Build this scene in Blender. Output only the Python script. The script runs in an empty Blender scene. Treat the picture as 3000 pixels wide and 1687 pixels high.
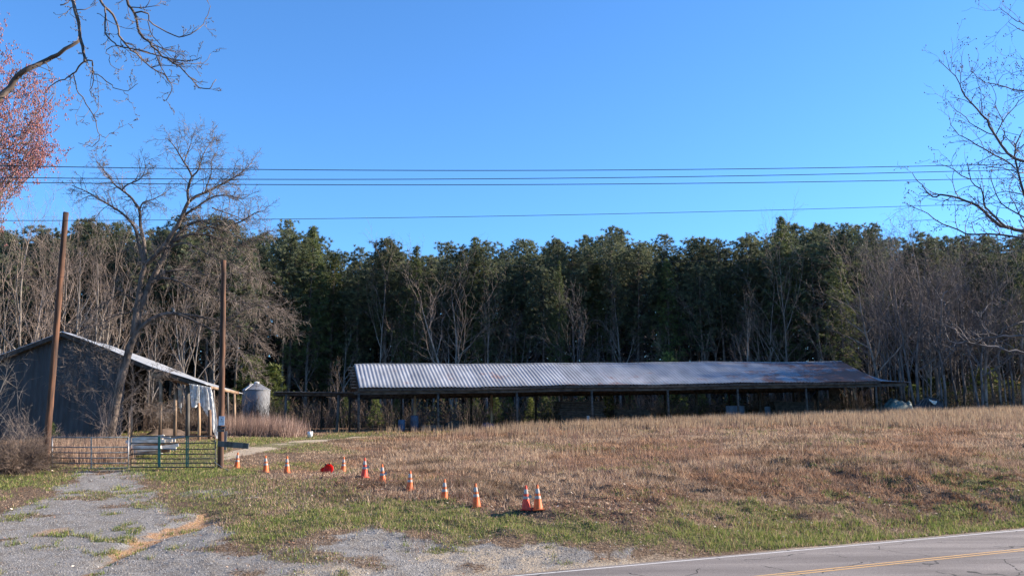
import bpy, math, random
import numpy as np
from mathutils import Vector, Matrix

sc = bpy.context.scene
rad = math.radians

# ---------------------------------------------------------------- camera, sky, sun, exposure
FPX = 2600.0                      # focal length in photo pixels (photo 3000 x 1687)
PITCH = math.atan(413.5 / FPX)
CZ = 3.3                          # camera height above world zero
cam_d = bpy.data.cameras.new("camera")
cam = bpy.data.objects.new("camera", cam_d)
sc.collection.objects.link(cam)
cam_d.sensor_width = 36.0
cam_d.lens = 36.0 * FPX / 3000.0
cam_d.clip_start = 0.1
cam_d.clip_end = 6000
cam.location = (0, 0, CZ)
cam.rotation_euler = (math.pi / 2 + PITCH, 0, 0)
sc.camera = cam

SUN_DIR = Vector((2.2, 0.48, 1.0)).normalized()
sun_el = math.asin(SUN_DIR.z)
sun_az = math.atan2(SUN_DIR.x, SUN_DIR.y)
world = bpy.data.worlds.new("World")
sc.world = world
world.use_nodes = True
wn = world.node_tree
wn.nodes.clear()
w_out = wn.nodes.new("ShaderNodeOutputWorld")
w_bg = wn.nodes.new("ShaderNodeBackground")
w_sky = wn.nodes.new("ShaderNodeTexSky")
w_sky.sky_type = 'NISHITA'
w_sky.sun_disc = False
w_sky.sun_elevation = sun_el
w_sky.sun_rotation = sun_az
w_sky.altitude = 100
w_sky.air_density = 1.0
w_sky.dust_density = 0.0
w_sky.ozone_density = 5.0
w_hs = wn.nodes.new("ShaderNodeHueSaturation")
w_hs.inputs['Saturation'].default_value = 1.0
w_hs.inputs['Value'].default_value = 1.0
wn.links.new(w_sky.outputs[0], w_hs.inputs['Color'])
w_tint = wn.nodes.new("ShaderNodeMix"); w_tint.data_type = 'RGBA'; w_tint.blend_type = 'MULTIPLY'
w_tint.inputs[0].default_value = 1.0; w_tint.inputs[7].default_value = (0.66, 0.97, 1.20, 1)
wn.links.new(w_hs.outputs[0], w_tint.inputs[6])
wn.links.new(w_tint.outputs[2], w_bg.inputs['Color'])
w_bg.inputs['Strength'].default_value = 0.080
wn.links.new(w_bg.outputs[0], w_out.inputs['Surface'])

sun_d = bpy.data.lights.new("sun", 'SUN')
sun_d.energy = 5.0
sun_d.angle = rad(0.5)
sun_d.color = (1.0, 0.86, 0.70)
sun = bpy.data.objects.new("sun", sun_d)
sc.collection.objects.link(sun)
sun.rotation_euler = SUN_DIR.to_track_quat('Z', 'Y').to_euler()
sun.location = (30, 20, 40)

sc.view_settings.view_transform = 'Standard'
sc.view_settings.look = 'None'
sc.view_settings.gamma = 1.0
sc.view_settings.exposure = 1.56
sc.cycles.max_bounces = 6
sc.cycles.diffuse_bounces = 2
sc.cycles.glossy_bounces = 2
sc.cycles.transmission_bounces = 3
sc.cycles.transparent_max_bounces = 8

# ---------------------------------------------------------------- projection helpers
cP, sP = math.cos(PITCH), math.sin(PITCH)

def W(px, row, Y):
    dx = (px - 1500.0) / FPX
    u = (843.5 - row) / FPX
    dy = cP - u * sP
    dz = sP + u * cP
    return (dx / dy * Y, Y, CZ + dz / dy * Y)

def proj(X, Y, Z):
    z = Z - CZ
    dep = Y * cP + z * sP
    return 1500 + FPX * X / dep, 843.5 - FPX * (z * cP - Y * sP) / dep

# ---------------------------------------------------------------- numpy noise
def _hash(ix, iy, seed):
    h = (ix.astype(np.int64) * 374761393 + iy.astype(np.int64) * 668265263 + seed * 1442695041) & 0xFFFFFFFF
    h = ((h ^ (h >> 13)) * 1274126177) & 0xFFFFFFFF
    h = h ^ (h >> 16)
    return (h & 0xFFFFFF) / float(0xFFFFFF)

def vnoise(x, y, seed=0):
    x = np.asarray(x, float); y = np.asarray(y, float)
    ix = np.floor(x); iy = np.floor(y)
    fx = x - ix; fy = y - iy
    fx = fx * fx * (3 - 2 * fx); fy = fy * fy * (3 - 2 * fy)
    a = _hash(ix, iy, seed); b = _hash(ix + 1, iy, seed)
    c = _hash(ix, iy + 1, seed); d = _hash(ix + 1, iy + 1, seed)
    return (a * (1 - fx) + b * fx) * (1 - fy) + (c * (1 - fx) + d * fx) * fy

def fbm(x, y, seed=0, octv=3):
    s = 0; a = 1.0; t = 0
    for o in range(octv):
        s = s + a * vnoise(x * 2 ** o, y * 2 ** o, seed + o * 17)
        t += a; a *= 0.5
    return s / t

def smooth(a, b, x):
    t = np.clip((x - a) / (b - a), 0, 1)
    return t * t * (3 - 2 * t)

# ---------------------------------------------------------------- terrain
EDGE0, EDGEM = 20.35, 0.45            # white edge line: Y = 20.35 + 0.45 X
CROAD = 17.34                         # centre line intercept
NEAR0 = 14.2                         # near edge of the road
RC = 1 / math.sqrt(1 + EDGEM ** 2)

def road_z(X):
    return CZ - 3.2 + 0.016 * np.clip(X, -45, 45)

def road_d(X, Y):                      # signed distance beyond the white line (m)
    return (Y - EDGE0 - EDGEM * X) * RC

_cp = []
def _g(px, row, Y): _cp.append(W(px, row, Y))
for t in [(150, 1372, 36), (400, 1373, 36), (640, 1371, 36), (-150, 1375, 36),
          (596, 1371, 38), (722, 1384, 34.5), (863, 1383, 35.5), (1068, 1401, 31.5), (1200, 1438, 29),
          (1396, 1486, 26.3), (1575, 1505, 25.2),
          (1043, 1268, 64.5), (1800, 1245, 70), (2572, 1219, 75.5), (3000, 1207, 78),
          (2700, 1390, 34), (2700, 1300, 46), (2700, 1240, 62),
          (2000, 1480, 27), (2000, 1400, 33), (2000, 1305, 48), (2000, 1255, 62),
          (1500, 1612, 22.3), (1500, 1400, 32.5), (1500, 1310, 49), (1500, 1270, 62),
          (1000, 1610, 21.7), (1000, 1500, 26), (1000, 1345, 42), (1000, 1295, 54),
          (500, 1600, 22.5), (500, 1500, 26.5), (500, 1425, 31.5), (500, 1312, 45), (500, 1280, 53), (640, 1262, 66),
          (0, 1600, 22.5), (0, 1500, 26.5), (0, 1415, 32), (0, 1300, 48), (-200, 1278, 56),
          (3000, 1450, 31), (3000, 1390, 35.5), (3000, 1300, 46), (3300, 1450, 32), (3300, 1300, 46)]:
    _g(*t)
for x in (-30, -20, -8, 0, 8, 16, 30):
    _cp.append((x, EDGE0 + EDGEM * x + 0.9, CZ - 3.2 + 0.016 * x - 0.05))
    _cp.append((x, NEAR0 + EDGEM * x - 0.8, CZ - 3.2 + 0.016 * x - 0.05))
for x in (-25, 0, 25):
    _cp.append((x, min(0, EDGE0 + EDGEM * x - 12), CZ - 1.65))
for x, y, z in ((-60, 90, .9), (-20, 95, .9), (20, 98, 1.5), (60, 95, 2.3), (-60, 140, 1.5), (0, 140, 2.0), (70, 140, 2.8)):
    _cp.append((x, y, CZ + z - 0.8))
_cp = np.array(_cp)

def _tps_fit(P, lam=0.35):
    n = len(P)
    S = 20.0
    xy = P[:, :2] / S
    d2 = ((xy[:, None] - xy[None]) ** 2).sum(-1)
    K = 0.5 * d2 * np.log(d2 + 1e-12)
    A = np.zeros((n + 3, n + 3))
    A[:n, :n] = K + lam * 0.01 * np.eye(n)
    A[:n, n] = 1; A[:n, n + 1:] = xy
    A[n, :n] = 1; A[n + 1:, :n] = xy.T
    b = np.zeros(n + 3); b[:n] = P[:, 2]
    w = np.linalg.solve(A, b)
    return xy, w, S
_txy, _tw, _tS = _tps_fit(_cp)

def _tps(X, Y):
    X = np.clip(X, -65, 75) / _tS; Y = np.clip(Y, -5, 145) / _tS
    out = _tw[-3] + _tw[-2] * X + _tw[-1] * Y
    for i in range(len(_txy)):
        d2 = (X - _txy[i, 0]) ** 2 + (Y - _txy[i, 1]) ** 2
        out = out + _tw[i] * 0.5 * d2 * np.log(d2 + 1e-12)
    return out

RUT = None
def gz(X, Y):
    X = np.asarray(X, float); Y = np.asarray(Y, float)
    z = _tps(X, Y)
    # unevenness: rough mown bank and tufty field, ruts in the drive
    d = road_d(X, Y)
    bank = smooth(1.2, 3.0, d) * smooth(-6, 6, X) * (1 - smooth(9, 16, d))
    field = smooth(2, 6, d) * smooth(-12, -2, X + 0.15 * (Y - 30)) * (1 - smooth(70, 80, Y))
    z = z + bank * 0.34 * (fbm(X * .9, Y * .9, 5, 3) - .5) + field * 0.16 * (fbm(X * .45, Y * .45, 9, 3) - .5)
    z = z + 0.05 * (fbm(X * .8, Y * .8, 3, 2) - .5) * smooth(0.8, 2.0, d)
    tuf = vnoise(X * 2.1, Y * 2.1, 91) * .6 + vnoise(X * 4.7, Y * 4.7, 92) * .4
    z = z + smooth(1.0, 2.4, d) * np.maximum(0, tuf - .48) * (.10 + .20 * bank + .16 * field * (1 - smooth(40, 60, Y))) * smooth(-13, -8, X + .2 * (Y - 25)) * (Y < 90)
    z = z + 13 * smooth(138, 190, Y)
    if RUT is not None:
        rn = (fbm(X * 1.6, Y * 1.6, 55, 3) - .5) * .7
        z = z - .13 * smooth(-.25, .25, sdist(X, Y, RUT) + rn - .12)
    zr = road_z(X)
    dn = (NEAR0 + EDGEM * X - Y) * RC
    k = np.where(d > 0, smooth(0.35, 1.5, d), np.where(dn > 0, smooth(0.2, 2.5, dn), 0.0))
    return zr - 0.03 + (z - (zr - 0.03)) * k

def gpt(px, Y):
    X = (px - 1500) / 2633.0 * Y
    for _ in range(4):
        z = float(gz(X, Y))
        X = (px - 1500) / FPX * (Y * cP + (z - CZ) * sP)
    return Vector((X, Y, float(gz(X, Y))))

# photo pixel -> ground point
_Ys = np.concatenate([np.arange(8, 50, .12), np.arange(50, 100, .4)])
def on_ground(px, row):
    dx = (px - 1500.0) / FPX; u = (843.5 - row) / FPX
    dy = cP - u * sP; dz = sP + u * cP
    Xs = dx / dy * _Ys; Zs = CZ + dz / dy * _Ys
    g = gz(Xs, _Ys)
    i = np.argmax(Zs < g)
    if not (Zs < g).any(): i = len(_Ys) - 1
    return (Xs[i], _Ys[i])

S = 3000 / 2576.0
def gpoly(pts):
    return np.array([on_ground(x * S, y * S) for x, y in pts])

def sdist(X, Y, P):                     # signed distance to polygon, + inside
    n = len(P)
    inside = np.zeros(X.shape, bool); dmin = np.full(X.shape, 1e9)
    for i in range(n):
        x0, y0 = P[i]; x1, y1 = P[(i + 1) % n]
        ex, ey = x1 - x0, y1 - y0
        t = np.clip(((X - x0) * ex + (Y - y0) * ey) / (ex * ex + ey * ey + 1e-9), 0, 1)
        dmin = np.minimum(dmin, (X - x0 - t * ex) ** 2 + (Y - y0 - t * ey) ** 2)
        c = ((y0 > Y) != (y1 > Y))
        with np.errstate(divide='ignore', invalid='ignore'):
            xi = x0 + (Y - y0) * ex / np.where(ey == 0, 1e-9, ey)
        inside ^= c & (X < xi)
    return np.where(inside, 1, -1) * np.sqrt(dmin)

P_GRAV1 = gpoly([(205, 1188), (330, 1186), (350, 1200), (375, 1235), (400, 1262), (440, 1290), (520, 1305), (560, 1325), (575, 1350), (640, 1380), (700, 1449), (500, 1520), (-400, 1520), (-300, 1330), (0, 1298), (60, 1275), (120, 1245), (170, 1215)])
P_GRAV2 = gpoly([(600, 1400), (700, 1365), (800, 1342), (940, 1330), (1050, 1345), (1300, 1362), (1480, 1375), (1620, 1384), (1500, 1425), (1290, 1449), (1100, 1500), (500, 1520)])
P_GRAV3 = gpoly([(440, 1238), (560, 1230), (700, 1240), (640, 1252), (480, 1250)])
P_GREEN1 = gpoly([(545, 1335), (600, 1308), (700, 1288), (850, 1275), (950, 1266), (1100, 1266), (1200, 1288), (1310, 1302), (1450, 1312), (1600, 1335), (1900, 1342), (2100, 1345), (1700, 1380), (1500, 1382), (1300, 1362), (1050, 1345), (900, 1332), (760, 1352), (640, 1400), (585, 1370)])
P_GREEN2 = gpoly([(330, 1184), (560, 1180), (645, 1184), (620, 1196), (480, 1212), (400, 1212), (340, 1200)])
P_GREEN3 = gpoly([(300, 1150), (450, 1118), (560, 1100), (760, 1100), (880, 1091), (1050, 1084), (1230, 1077), (1230, 1086), (900, 1100), (700, 1112), (590, 1128), (520, 1160), (330, 1172)])
P_GREEN4 = gpoly([(325, 1138), (400, 1122), (560, 1106), (650, 1104), (600, 1126), (560, 1150), (552, 1179), (200, 1183), (325, 1168)])
P_LEAF = gpoly([(640, 1212), (760, 1196), (860, 1190), (960, 1215), (1100, 1240), (1300, 1262), (1500, 1255), (1750, 1270), (1650, 1315), (1480, 1312), (1300, 1298), (1200, 1286), (1100, 1262), (960, 1258), (760, 1240)])
P_OLIVE = gpoly([(335, 1190), (480, 1205), (640, 1190), (820, 1205), (960, 1262), (740, 1290), (560, 1320), (440, 1285), (370, 1232)])
P_TRACK = gpoly([(560, 1140), (620, 1125), (700, 1113), (830, 1099), (950, 1091), (960, 1095), (860, 1104), (740, 1120), (640, 1142), (560, 1158), (420, 1175), (300, 1185), (240, 1185), (360, 1165)])
P_DIRT = gpoly([(380, 1332), (440, 1312), (480, 1300), (510, 1288), (545, 1292), (550, 1312), (500, 1335), (440, 1345), (400, 1362), (345, 1385), (295, 1410), (225, 1455), (180, 1455), (260, 1400), (330, 1365)])
P_DIRT2 = gpoly([(70, 1345), (110, 1328), (180, 1322), (190, 1330), (140, 1345), (90, 1358)])

RUT = P_DIRT
def masks(X, Y):
    n1 = fbm(X * .9, Y * .9, 21, 4) - .5
    n2 = fbm(X * 2.2, Y * 2.2, 31, 3) - .5
    n3 = fbm(X * .35, Y * .35, 41, 3) - .5
    nz = n1 * 2.4 + n2 * 1.0
    d = road_d(X, Y)
    grav = np.maximum.reduce([smooth(-.5, .5, sdist(X, Y, P_GRAV1) + nz * .8),
                              smooth(-.5, .5, sdist(X, Y, P_GRAV2) + nz * .8),
                              0.65 * smooth(-.4, .5, sdist(X, Y, P_GRAV3) + nz)])
    green = np.maximum.reduce([smooth(-.6, .7, sdist(X, Y, P_GREEN1) + nz * .9),
                               smooth(-.5, .5, sdist(X, Y, P_GREEN2) + nz * .6),
                               smooth(-.6, .6, sdist(X, Y, P_GREEN3) + nz * .7), .75 * smooth(-.5, .6, sdist(X, Y, P_GREEN4) + nz * .9), .42 * smooth(-.6, .8, sdist(X, Y, P_OLIVE) + nz * 1.4) + .0 * X])
    fringe = smooth(.45, .9, d + n2 * .5) * (1 - smooth(1.0, 2.0, d + n1 * 3)) * smooth(3.5, 7, X)
    bank = smooth(1.2, 2.4, d) * smooth(1, 6, X) * (1 - smooth(8.5, 13, d + n3 * 3))
    bgreen = bank * smooth(.0, .12, n1 * .9 + n2 * .7 + .17 - .028 * d + n3 * .5) * .85
    fgreen = smooth(.08, .2, n3 + n1 * .3) * .6 * smooth(28, 34, Y) * (1 - smooth(64, 70, Y))
    green = np.maximum.reduce([green, fringe, bgreen, fgreen])
    left = smooth(1, 0, (X + 9.5 + .0 * Y)) * (1 - smooth(34, 40, Y))
    green = np.maximum(green, left * smooth(-.12, .12, n1 + n3 * .5) * .7)
    wear = smooth(-.02, .14, fbm(X * .6, Y * 1.0, 51, 4) - .5 + n2 * .4 - .03 * (X > -4)) 
    grav = grav * (1 - .68 * wear)
    tuft = grav * smooth(.10, .2, n2 * .6 + n1 * .8) * .8
    green = np.maximum.reduce([green * (1 - grav), tuft, .45 * wear * smooth(-.1, .15, n1) * (grav > .05)])
    leaf = smooth(-.8, .8, sdist(X, Y, P_LEAF) + nz * 1.2) * (1 - green * .8)
    leaf = np.maximum(leaf, bank * smooth(.0, .14, n2 + n3 * .5 + .01) * (1 - bgreen * .6) * .8)
    leaf = leaf * (1 - grav * .7)
    dirt = np.maximum(smooth(-.1, .3, sdist(X, Y, P_DIRT) + nz * .75 - .18) * (.45 + .55 * smooth(-.12, .05, n2 + n1)), .6 * smooth(-.2, .3, sdist(X, Y, P_DIRT2) + nz * .25))
    sandn = smooth(-.1, .12, n2 + n1 * .4 + .06)
    sand = smooth(-.05, .3, d) * (1 - smooth(.55, 1.15, d + n1)) * (1 - smooth(2.5, 6, X)) * (0.55 + .45 * sandn)
    sand = np.maximum(sand, .75 * grav * smooth(1.5, 0, X * 0 + np.abs(d - 1.6 - n1)) * sandn * (1 - smooth(1, 5, X)))
    sand = np.maximum(sand, smooth(0.5, .05, np.abs(d - .32)) * .8 * smooth(4, 8, X))
    sand = np.maximum(sand, smooth(-.25, .25, sdist(X, Y, P_TRACK) + nz * .3))
    sand = np.maximum(sand, smooth(1, 0, np.abs(d + .0)) * .0)
    return grav, green, leaf, dirt, sand, bank

# ---------------------------------------------------------------- materials
def new_mat(name):
    m = bpy.data.materials.new(name); m.use_nodes = True
    nt = m.node_tree
    return m, nt, nt.nodes['Principled BSDF']

def noise_mat(name, c1, c2, scale=5, rough=.85, detail=4, bump=.0, metallic=0, stretch=(1, 1, 1), spec=.3, lo=.35, hi=.65, c3=None, scale3=.6, lo3=.5, hi3=.62, bump_dist=.02):
    m, nt, b = new_mat(name)
    tc = nt.nodes.new('ShaderNodeTexCoord'); mp = nt.nodes.new('ShaderNodeMapping')
    mp.inputs['Scale'].default_value = stretch
    nt.links.new(tc.outputs['Object'], mp.inputs[0])
    n = nt.nodes.new('ShaderNodeTexNoise'); n.inputs['Scale'].default_value = scale; n.inputs['Detail'].default_value = detail
    nt.links.new(mp.outputs[0], n.inputs['Vector'])
    r = nt.nodes.new('ShaderNodeValToRGB')
    r.color_ramp.elements[0].position = lo; r.color_ramp.elements[0].color = (*c1, 1)
    r.color_ramp.elements[1].position = hi; r.color_ramp.elements[1].color = (*c2, 1)
    nt.links.new(n.outputs['Fac'], r.inputs[0])
    col = r.outputs[0]
    if c3:
        n3 = nt.nodes.new('ShaderNodeTexNoise'); n3.inputs['Scale'].default_value = scale3; n3.inputs['Detail'].default_value = 5
        nt.links.new(mp.outputs[0], n3.inputs['Vector'])
        mr = nt.nodes.new('ShaderNodeMapRange'); mr.inputs[1].default_value = lo3; mr.inputs[2].default_value = hi3
        nt.links.new(n3.outputs['Fac'], mr.inputs[0])
        mx = nt.nodes.new('ShaderNodeMix'); mx.data_type = 'RGBA'
        nt.links.new(mr.outputs[0], mx.inputs[0]); nt.links.new(col, mx.inputs[6]); mx.inputs[7].default_value = (*c3, 1)
        col = mx.outputs[2]
    nt.links.new(col, b.inputs['Base Color'])
    b.inputs['Roughness'].default_value = rough; b.inputs['Metallic'].default_value = metallic
    b.inputs['Specular IOR Level'].default_value = spec
    if bump:
        bp = nt.nodes.new('ShaderNodeBump'); bp.inputs['Strength'].default_value = bump; bp.inputs['Distance'].default_value = bump_dist
        nt.links.new(n.outputs['Fac'], bp.inputs['Height']); nt.links.new(bp.outputs[0], b.inputs['Normal'])
    return m

def leaf_mat(name, transl=.35, rough=.75, tint=(1, 1, 1), spec=.15):
    """colour from the mesh attribute 'col', some light passes through"""
    m, nt, b = new_mat(name)
    a = nt.nodes.new('ShaderNodeAttribute'); a.attribute_name = 'col'
    oi = nt.nodes.new('ShaderNodeObjectInfo')
    hs = nt.nodes.new('ShaderNodeHueSaturation')
    mr = nt.nodes.new('ShaderNodeMapRange'); mr.inputs[3].default_value = .72; mr.inputs[4].default_value = 1.28
    nt.links.new(oi.outputs['Random'], mr.inputs[0])
    nt.links.new(mr.outputs[0], hs.inputs['Value'])
    mh = nt.nodes.new('ShaderNodeMapRange'); mh.inputs[3].default_value = .488; mh.inputs[4].default_value = .512
    fr = nt.nodes.new('ShaderNodeMath'); fr.operation = 'FRACT'
    ml = nt.nodes.new('ShaderNodeMath'); ml.operation = 'MULTIPLY'; ml.inputs[1].default_value = 7.31
    nt.links.new(oi.outputs['Random'], ml.inputs[0]); nt.links.new(ml.outputs[0], fr.inputs[0]); nt.links.new(fr.outputs[0], mh.inputs[0])
    nt.links.new(mh.outputs[0], hs.inputs['Hue'])
    nt.links.new(a.outputs['Color'], hs.inputs['Color'])
    nt.links.new(hs.outputs[0], b.inputs['Base Color'])
    b.inputs['Roughness'].default_value = rough; b.inputs['Specular IOR Level'].default_value = spec
    tr = nt.nodes.new('ShaderNodeBsdfTranslucent'); nt.links.new(hs.outputs[0], tr.inputs[0])
    mx = nt.nodes.new('ShaderNodeMixShader'); mx.inputs[0].default_value = transl
    nt.links.new(b.outputs[0], mx.inputs[1]); nt.links.new(tr.outputs[0], mx.inputs[2])
    nt.links.new(mx.outputs[0], nt.nodes['Material Output'].inputs[0])
    return m

M = {}
M['needles'] = leaf_mat('pine needles', .38, .55, spec=.3)
M['grass'] = leaf_mat('grass blades', .35, .8)
M['leaf_solid'] = leaf_mat('gravel stone', .0, .9)
M['leaf'] = leaf_mat('dead leaves', .2, .8)
M['bark_pine'] = noise_mat('pine bark', (.06, .045, .038), (.19, .15, .125), 6, .9, 4, .4, stretch=(1, 1, .35))
M['bark_pale'] = noise_mat('pale grey bark', (.095, .082, .072), (.29, .255, .225), 3, .9, 4, .3, stretch=(1, 1, .3))
M['bark_brown'] = noise_mat('brown grey bark', (.11, .085, .07), (.30, .245, .21), 4, .9, 4, .3, stretch=(1, 1, .4))
M['bark_big'] = noise_mat('furrowed bark', (.05, .04, .034), (.17, .135, .115), 4, .9, 5, .5, stretch=(1, 1, .4))
M['bark_dark'] = noise_mat('dark grey bark', (.05, .045, .045), (.17, .15, .145), 4, .9, 4, .3, stretch=(1, 1, .4))
M['twig'] = noise_mat('brown twigs', (.12, .092, .076), (.29, .23, .195), 1.5, .9, 3)
M['twig_big'] = noise_mat('grey brown twigs', (.085, .068, .058), (.23, .19, .165), 1.5, .9, 3)
M['brush'] = noise_mat('brown brush', (.06, .045, .036), (.22, .16, .125), .35, .9, 4)
M['twig_dark'] = noise_mat('dark twigs', (.07, .06, .06), (.17, .145, .14), 1.5, .9, 3)
M['bud'] = noise_mat('red buds', (.20, .07, .075), (.34, .15, .15), 9, .7, 2)
M['pole'] = noise_mat('creosote stained pole', (.045, .024, .016), (.155, .072, .040), 4, .8, 6, .6, stretch=(3, 3, .25), c3=(.035, .022, .018), scale3=2.2, lo3=.5, hi3=.64)
M['galv'] = noise_mat('galvanised steel', (.20, .205, .215), (.33, .34, .35), 4, .5, 4, metallic=.4, spec=.5)
M['gate_grey'] = noise_mat('weathered gate pipe', (.10, .115, .12), (.26, .28, .28), 7, .5, 4, metallic=.3, spec=.5)
M['gate_dark'] = noise_mat('dark gate pipe', (.035, .045, .04), (.10, .10, .09), 7, .6, 4, spec=.4, c3=(.14, .07, .04), scale3=3)
M['gate_green'] = noise_mat('green gate paint', (.02, .10, .075), (.035, .17, .12), 7, .5, 4, spec=.4)
M['wood_old'] = noise_mat('weathered grey wood', (.05, .047, .044), (.135, .125, .115), 5, .9, 5, .3, stretch=(1, 1, .2))
M['wood_beam'] = noise_mat('grey beam', (.035, .032, .030), (.10, .092, .085), 5, .9, 5, stretch=(.3, 1, 1))
M['wood_dark'] = noise_mat('dark old wood', (.03, .026, .023), (.085, .07, .06), 4, .9, 4)
M['wood_raw'] = noise_mat('raw log', (.26, .165, .095), (.52, .37, .24), 4, .85, 5, .3, stretch=(1, 1, .25), c3=(.16, .07, .035), scale3=1.2)
M['log'] = noise_mat('weathered round log', (.13, .085, .055), (.34, .24, .165), 4, .85, 5, .3, stretch=(1, 1, .25), c3=(.10, .05, .03), scale3=1.2)
M['wood_pale'] = noise_mat('bleached boards', (.42, .37, .31), (.74, .68, .60), 6, .85, 4, stretch=(.4, 1, 1))
M['barn_wall'] = noise_mat('blue grey sheet siding', (.024, .025, .029), (.044, .046, .052), 2.5, .6, 4, stretch=(1, 1, .3), spec=.4)
M['barn_roof'] = noise_mat('barn roof sheet', (.36, .38, .40), (.50, .52, .54), 1.5, .38, 4, metallic=.35, spec=.5)
M['white'] = noise_mat('white plastic', (.6, .6, .6), (.75, .75, .74), 8, .5)
M['black'] = noise_mat('black plastic', (.015, .015, .018), (.04, .04, .045), 8, .5)
M['blue_plastic'] = noise_mat('faded blue plastic', (.025, .055, .11), (.05, .095, .16), 6, .5)
M['slate_plastic'] = noise_mat('slate blue plastic', (.03, .045, .08), (.06, .085, .13), 6, .5)
M['tarp_green'] = noise_mat('faded green tarp', (.03, .055, .055), (.08, .13, .125), 2, .6)
M['grey_panel'] = noise_mat('grey blue panel', (.05, .062, .085), (.09, .11, .14), 2, .7)
M['paper'] = noise_mat('paper notice', (.55, .57, .62), (.72, .73, .76), 10, .8)
M['ink'] = noise_mat('printed ink', (.10, .10, .12), (.2, .2, .22), 10, .8)
M['bin_steel'] = noise_mat('dull bin steel', (.11, .12, .14), (.165, .175, .195), 1.2, .55, 3, spec=.4)
M['debris'] = noise_mat('weathered debris', (.08, .06, .045), (.26, .19, .13), 5, .9, 6, .6, bump_dist=.1)
M['rusty'] = noise_mat('rust', (.20, .08, .05), (.36, .15, .10), 6, .9)

def cone_mats():
    for k, c1, c2 in (('cone_orange', (.62, .115, .03), (.78, .20, .06)), ('cone_red', (.60, .06, .035), (.74, .11, .06)),
                      ('cone_white', (.22, .18, .16), (.45, .41, .38))):
        M[k] = noise_mat(k.replace('_', ' '), c1, c2, 9, .55, 5, c3=(.30, .20, .13) if k != 'cone_red' else None, scale3=5, lo3=.55, hi3=.75)
cone_mats()
def glow_plastic(m, f):          # thin plastic that lets some sunlight through
    nt = m.node_tree; b = nt.nodes['Principled BSDF']
    src = b.inputs['Base Color'].links[0].from_socket
    tr = nt.nodes.new('ShaderNodeBsdfTranslucent'); nt.links.new(src, tr.inputs[0])
    mx = nt.nodes.new('ShaderNodeMixShader'); mx.inputs[0].default_value = f
    nt.links.new(b.outputs[0], mx.inputs[1]); nt.links.new(tr.outputs[0], mx.inputs[2]); nt.links.new(mx.outputs[0], nt.nodes['Material Output'].inputs[0])
M['marker_red'] = noise_mat('marker red', (.72, .05, .04), (.85, .09, .07), 9, .5, 4)
glow_plastic(M['marker_red'], .55); glow_plastic(M['cone_orange'], .2); glow_plastic(M['cone_red'], .2)

# metal roof of the long shed: bright sheet, rust streaks, rusty towards its far right end
def shed_roof_mat():
    m, nt, b = new_mat('corrugated shed roof')
    tc = nt.nodes.new('ShaderNodeTexCoord')
    a = nt.nodes.new('ShaderNodeAttribute'); a.attribute_name = 'uvr'   # x along 0..1, y up 0..1, z sheet random
    sp = nt.nodes.new('ShaderNodeSeparateColor'); nt.links.new(a.outputs['Color'], sp.inputs[0])
    n = nt.nodes.new('ShaderNodeTexNoise'); n.inputs['Scale'].default_value = 1.1; n.inputs['Detail'].default_value = 6
    mp = nt.nodes.new('ShaderNodeMapping'); mp.inputs['Scale'].default_value = (1.0, .45, .45)
    nt.links.new(tc.outputs['Object'], mp.inputs[0]); nt.links.new(mp.outputs[0], n.inputs['Vector'])
    base = nt.nodes.new('ShaderNodeValToRGB')
    base.color_ramp.elements[0].position = .3; base.color_ramp.elements[0].color = (.19, .205, .235, 1)
    base.color_ramp.elements[1].position = .7; base.color_ramp.elements[1].color = (.28, .30, .335, 1)
    nt.links.new(n.outputs['Fac'], base.inputs[0])
    # value change per sheet
    hv = nt.nodes.new('ShaderNodeHueSaturation'); mr = nt.nodes.new('ShaderNodeMapRange')
    mr.inputs[3].default_value = .84; mr.inputs[4].default_value = 1.1
    nt.links.new(sp.outputs[2], mr.inputs[0]); nt.links.new(mr.outputs[0], hv.inputs['Value']); nt.links.new(base.outputs[0], hv.inputs['Color'])
    # rust
    nr = nt.nodes.new('ShaderNodeTexNoise'); nr.inputs['Scale'].default_value = .55; nr.inputs['Detail'].default_value = 8; nr.inputs['Roughness'].default_value = .7
    nt.links.new(tc.outputs['Object'], nr.inputs['Vector'])
    ad = nt.nodes.new('ShaderNodeMath'); ad.operation = 'ADD'
    m1 = nt.nodes.new('ShaderNodeMapRange'); m1.inputs[1].default_value = .66; m1.inputs[2].default_value = .95; m1.inputs[4].default_value = .22
    nt.links.new(sp.outputs[0], m1.inputs[0])
    nt.links.new(nr.outputs['Fac'], ad.inputs[0]); nt.links.new(m1.outputs[0], ad.inputs[1])
    ad2 = nt.nodes.new('ShaderNodeMath'); ad2.operation = 'ADD'
    m2 = nt.nodes.new('ShaderNodeMapRange'); m2.inputs[1].default_value = .7; m2.inputs[2].default_value = 0; m2.inputs[4].default_value = .06
    nt.links.new(sp.outputs[1], m2.inputs[0]); nt.links.new(ad.outputs[0], ad2.inputs[0]); nt.links.new(m2.outputs[0], ad2.inputs[1])
    m3 = nt.nodes.new('ShaderNodeMapRange'); m3.inputs[1].default_value = .60; m3.inputs[2].default_value = .74; m3.inputs[4].default_value = .85
    nt.links.new(ad2.outputs[0], m3.inputs[0])
    mx = nt.nodes.new('ShaderNodeMix'); mx.data_type = 'RGBA'; mx.inputs[7].default_value = (.20, .085, .06, 1)
    nt.links.new(m3.outputs[0], mx.inputs[0]); nt.links.new(hv.outputs[0], mx.inputs[6])
    nt.links.new(mx.outputs[2], b.inputs['Base Color'])
    b.inputs['Metallic'].default_value = .0
    b.inputs['Roughness'].default_value = .8
    b.inputs['Specular IOR Level'].default_value = .2
    return m
M['shed_roof'] = shed_roof_mat()

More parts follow.
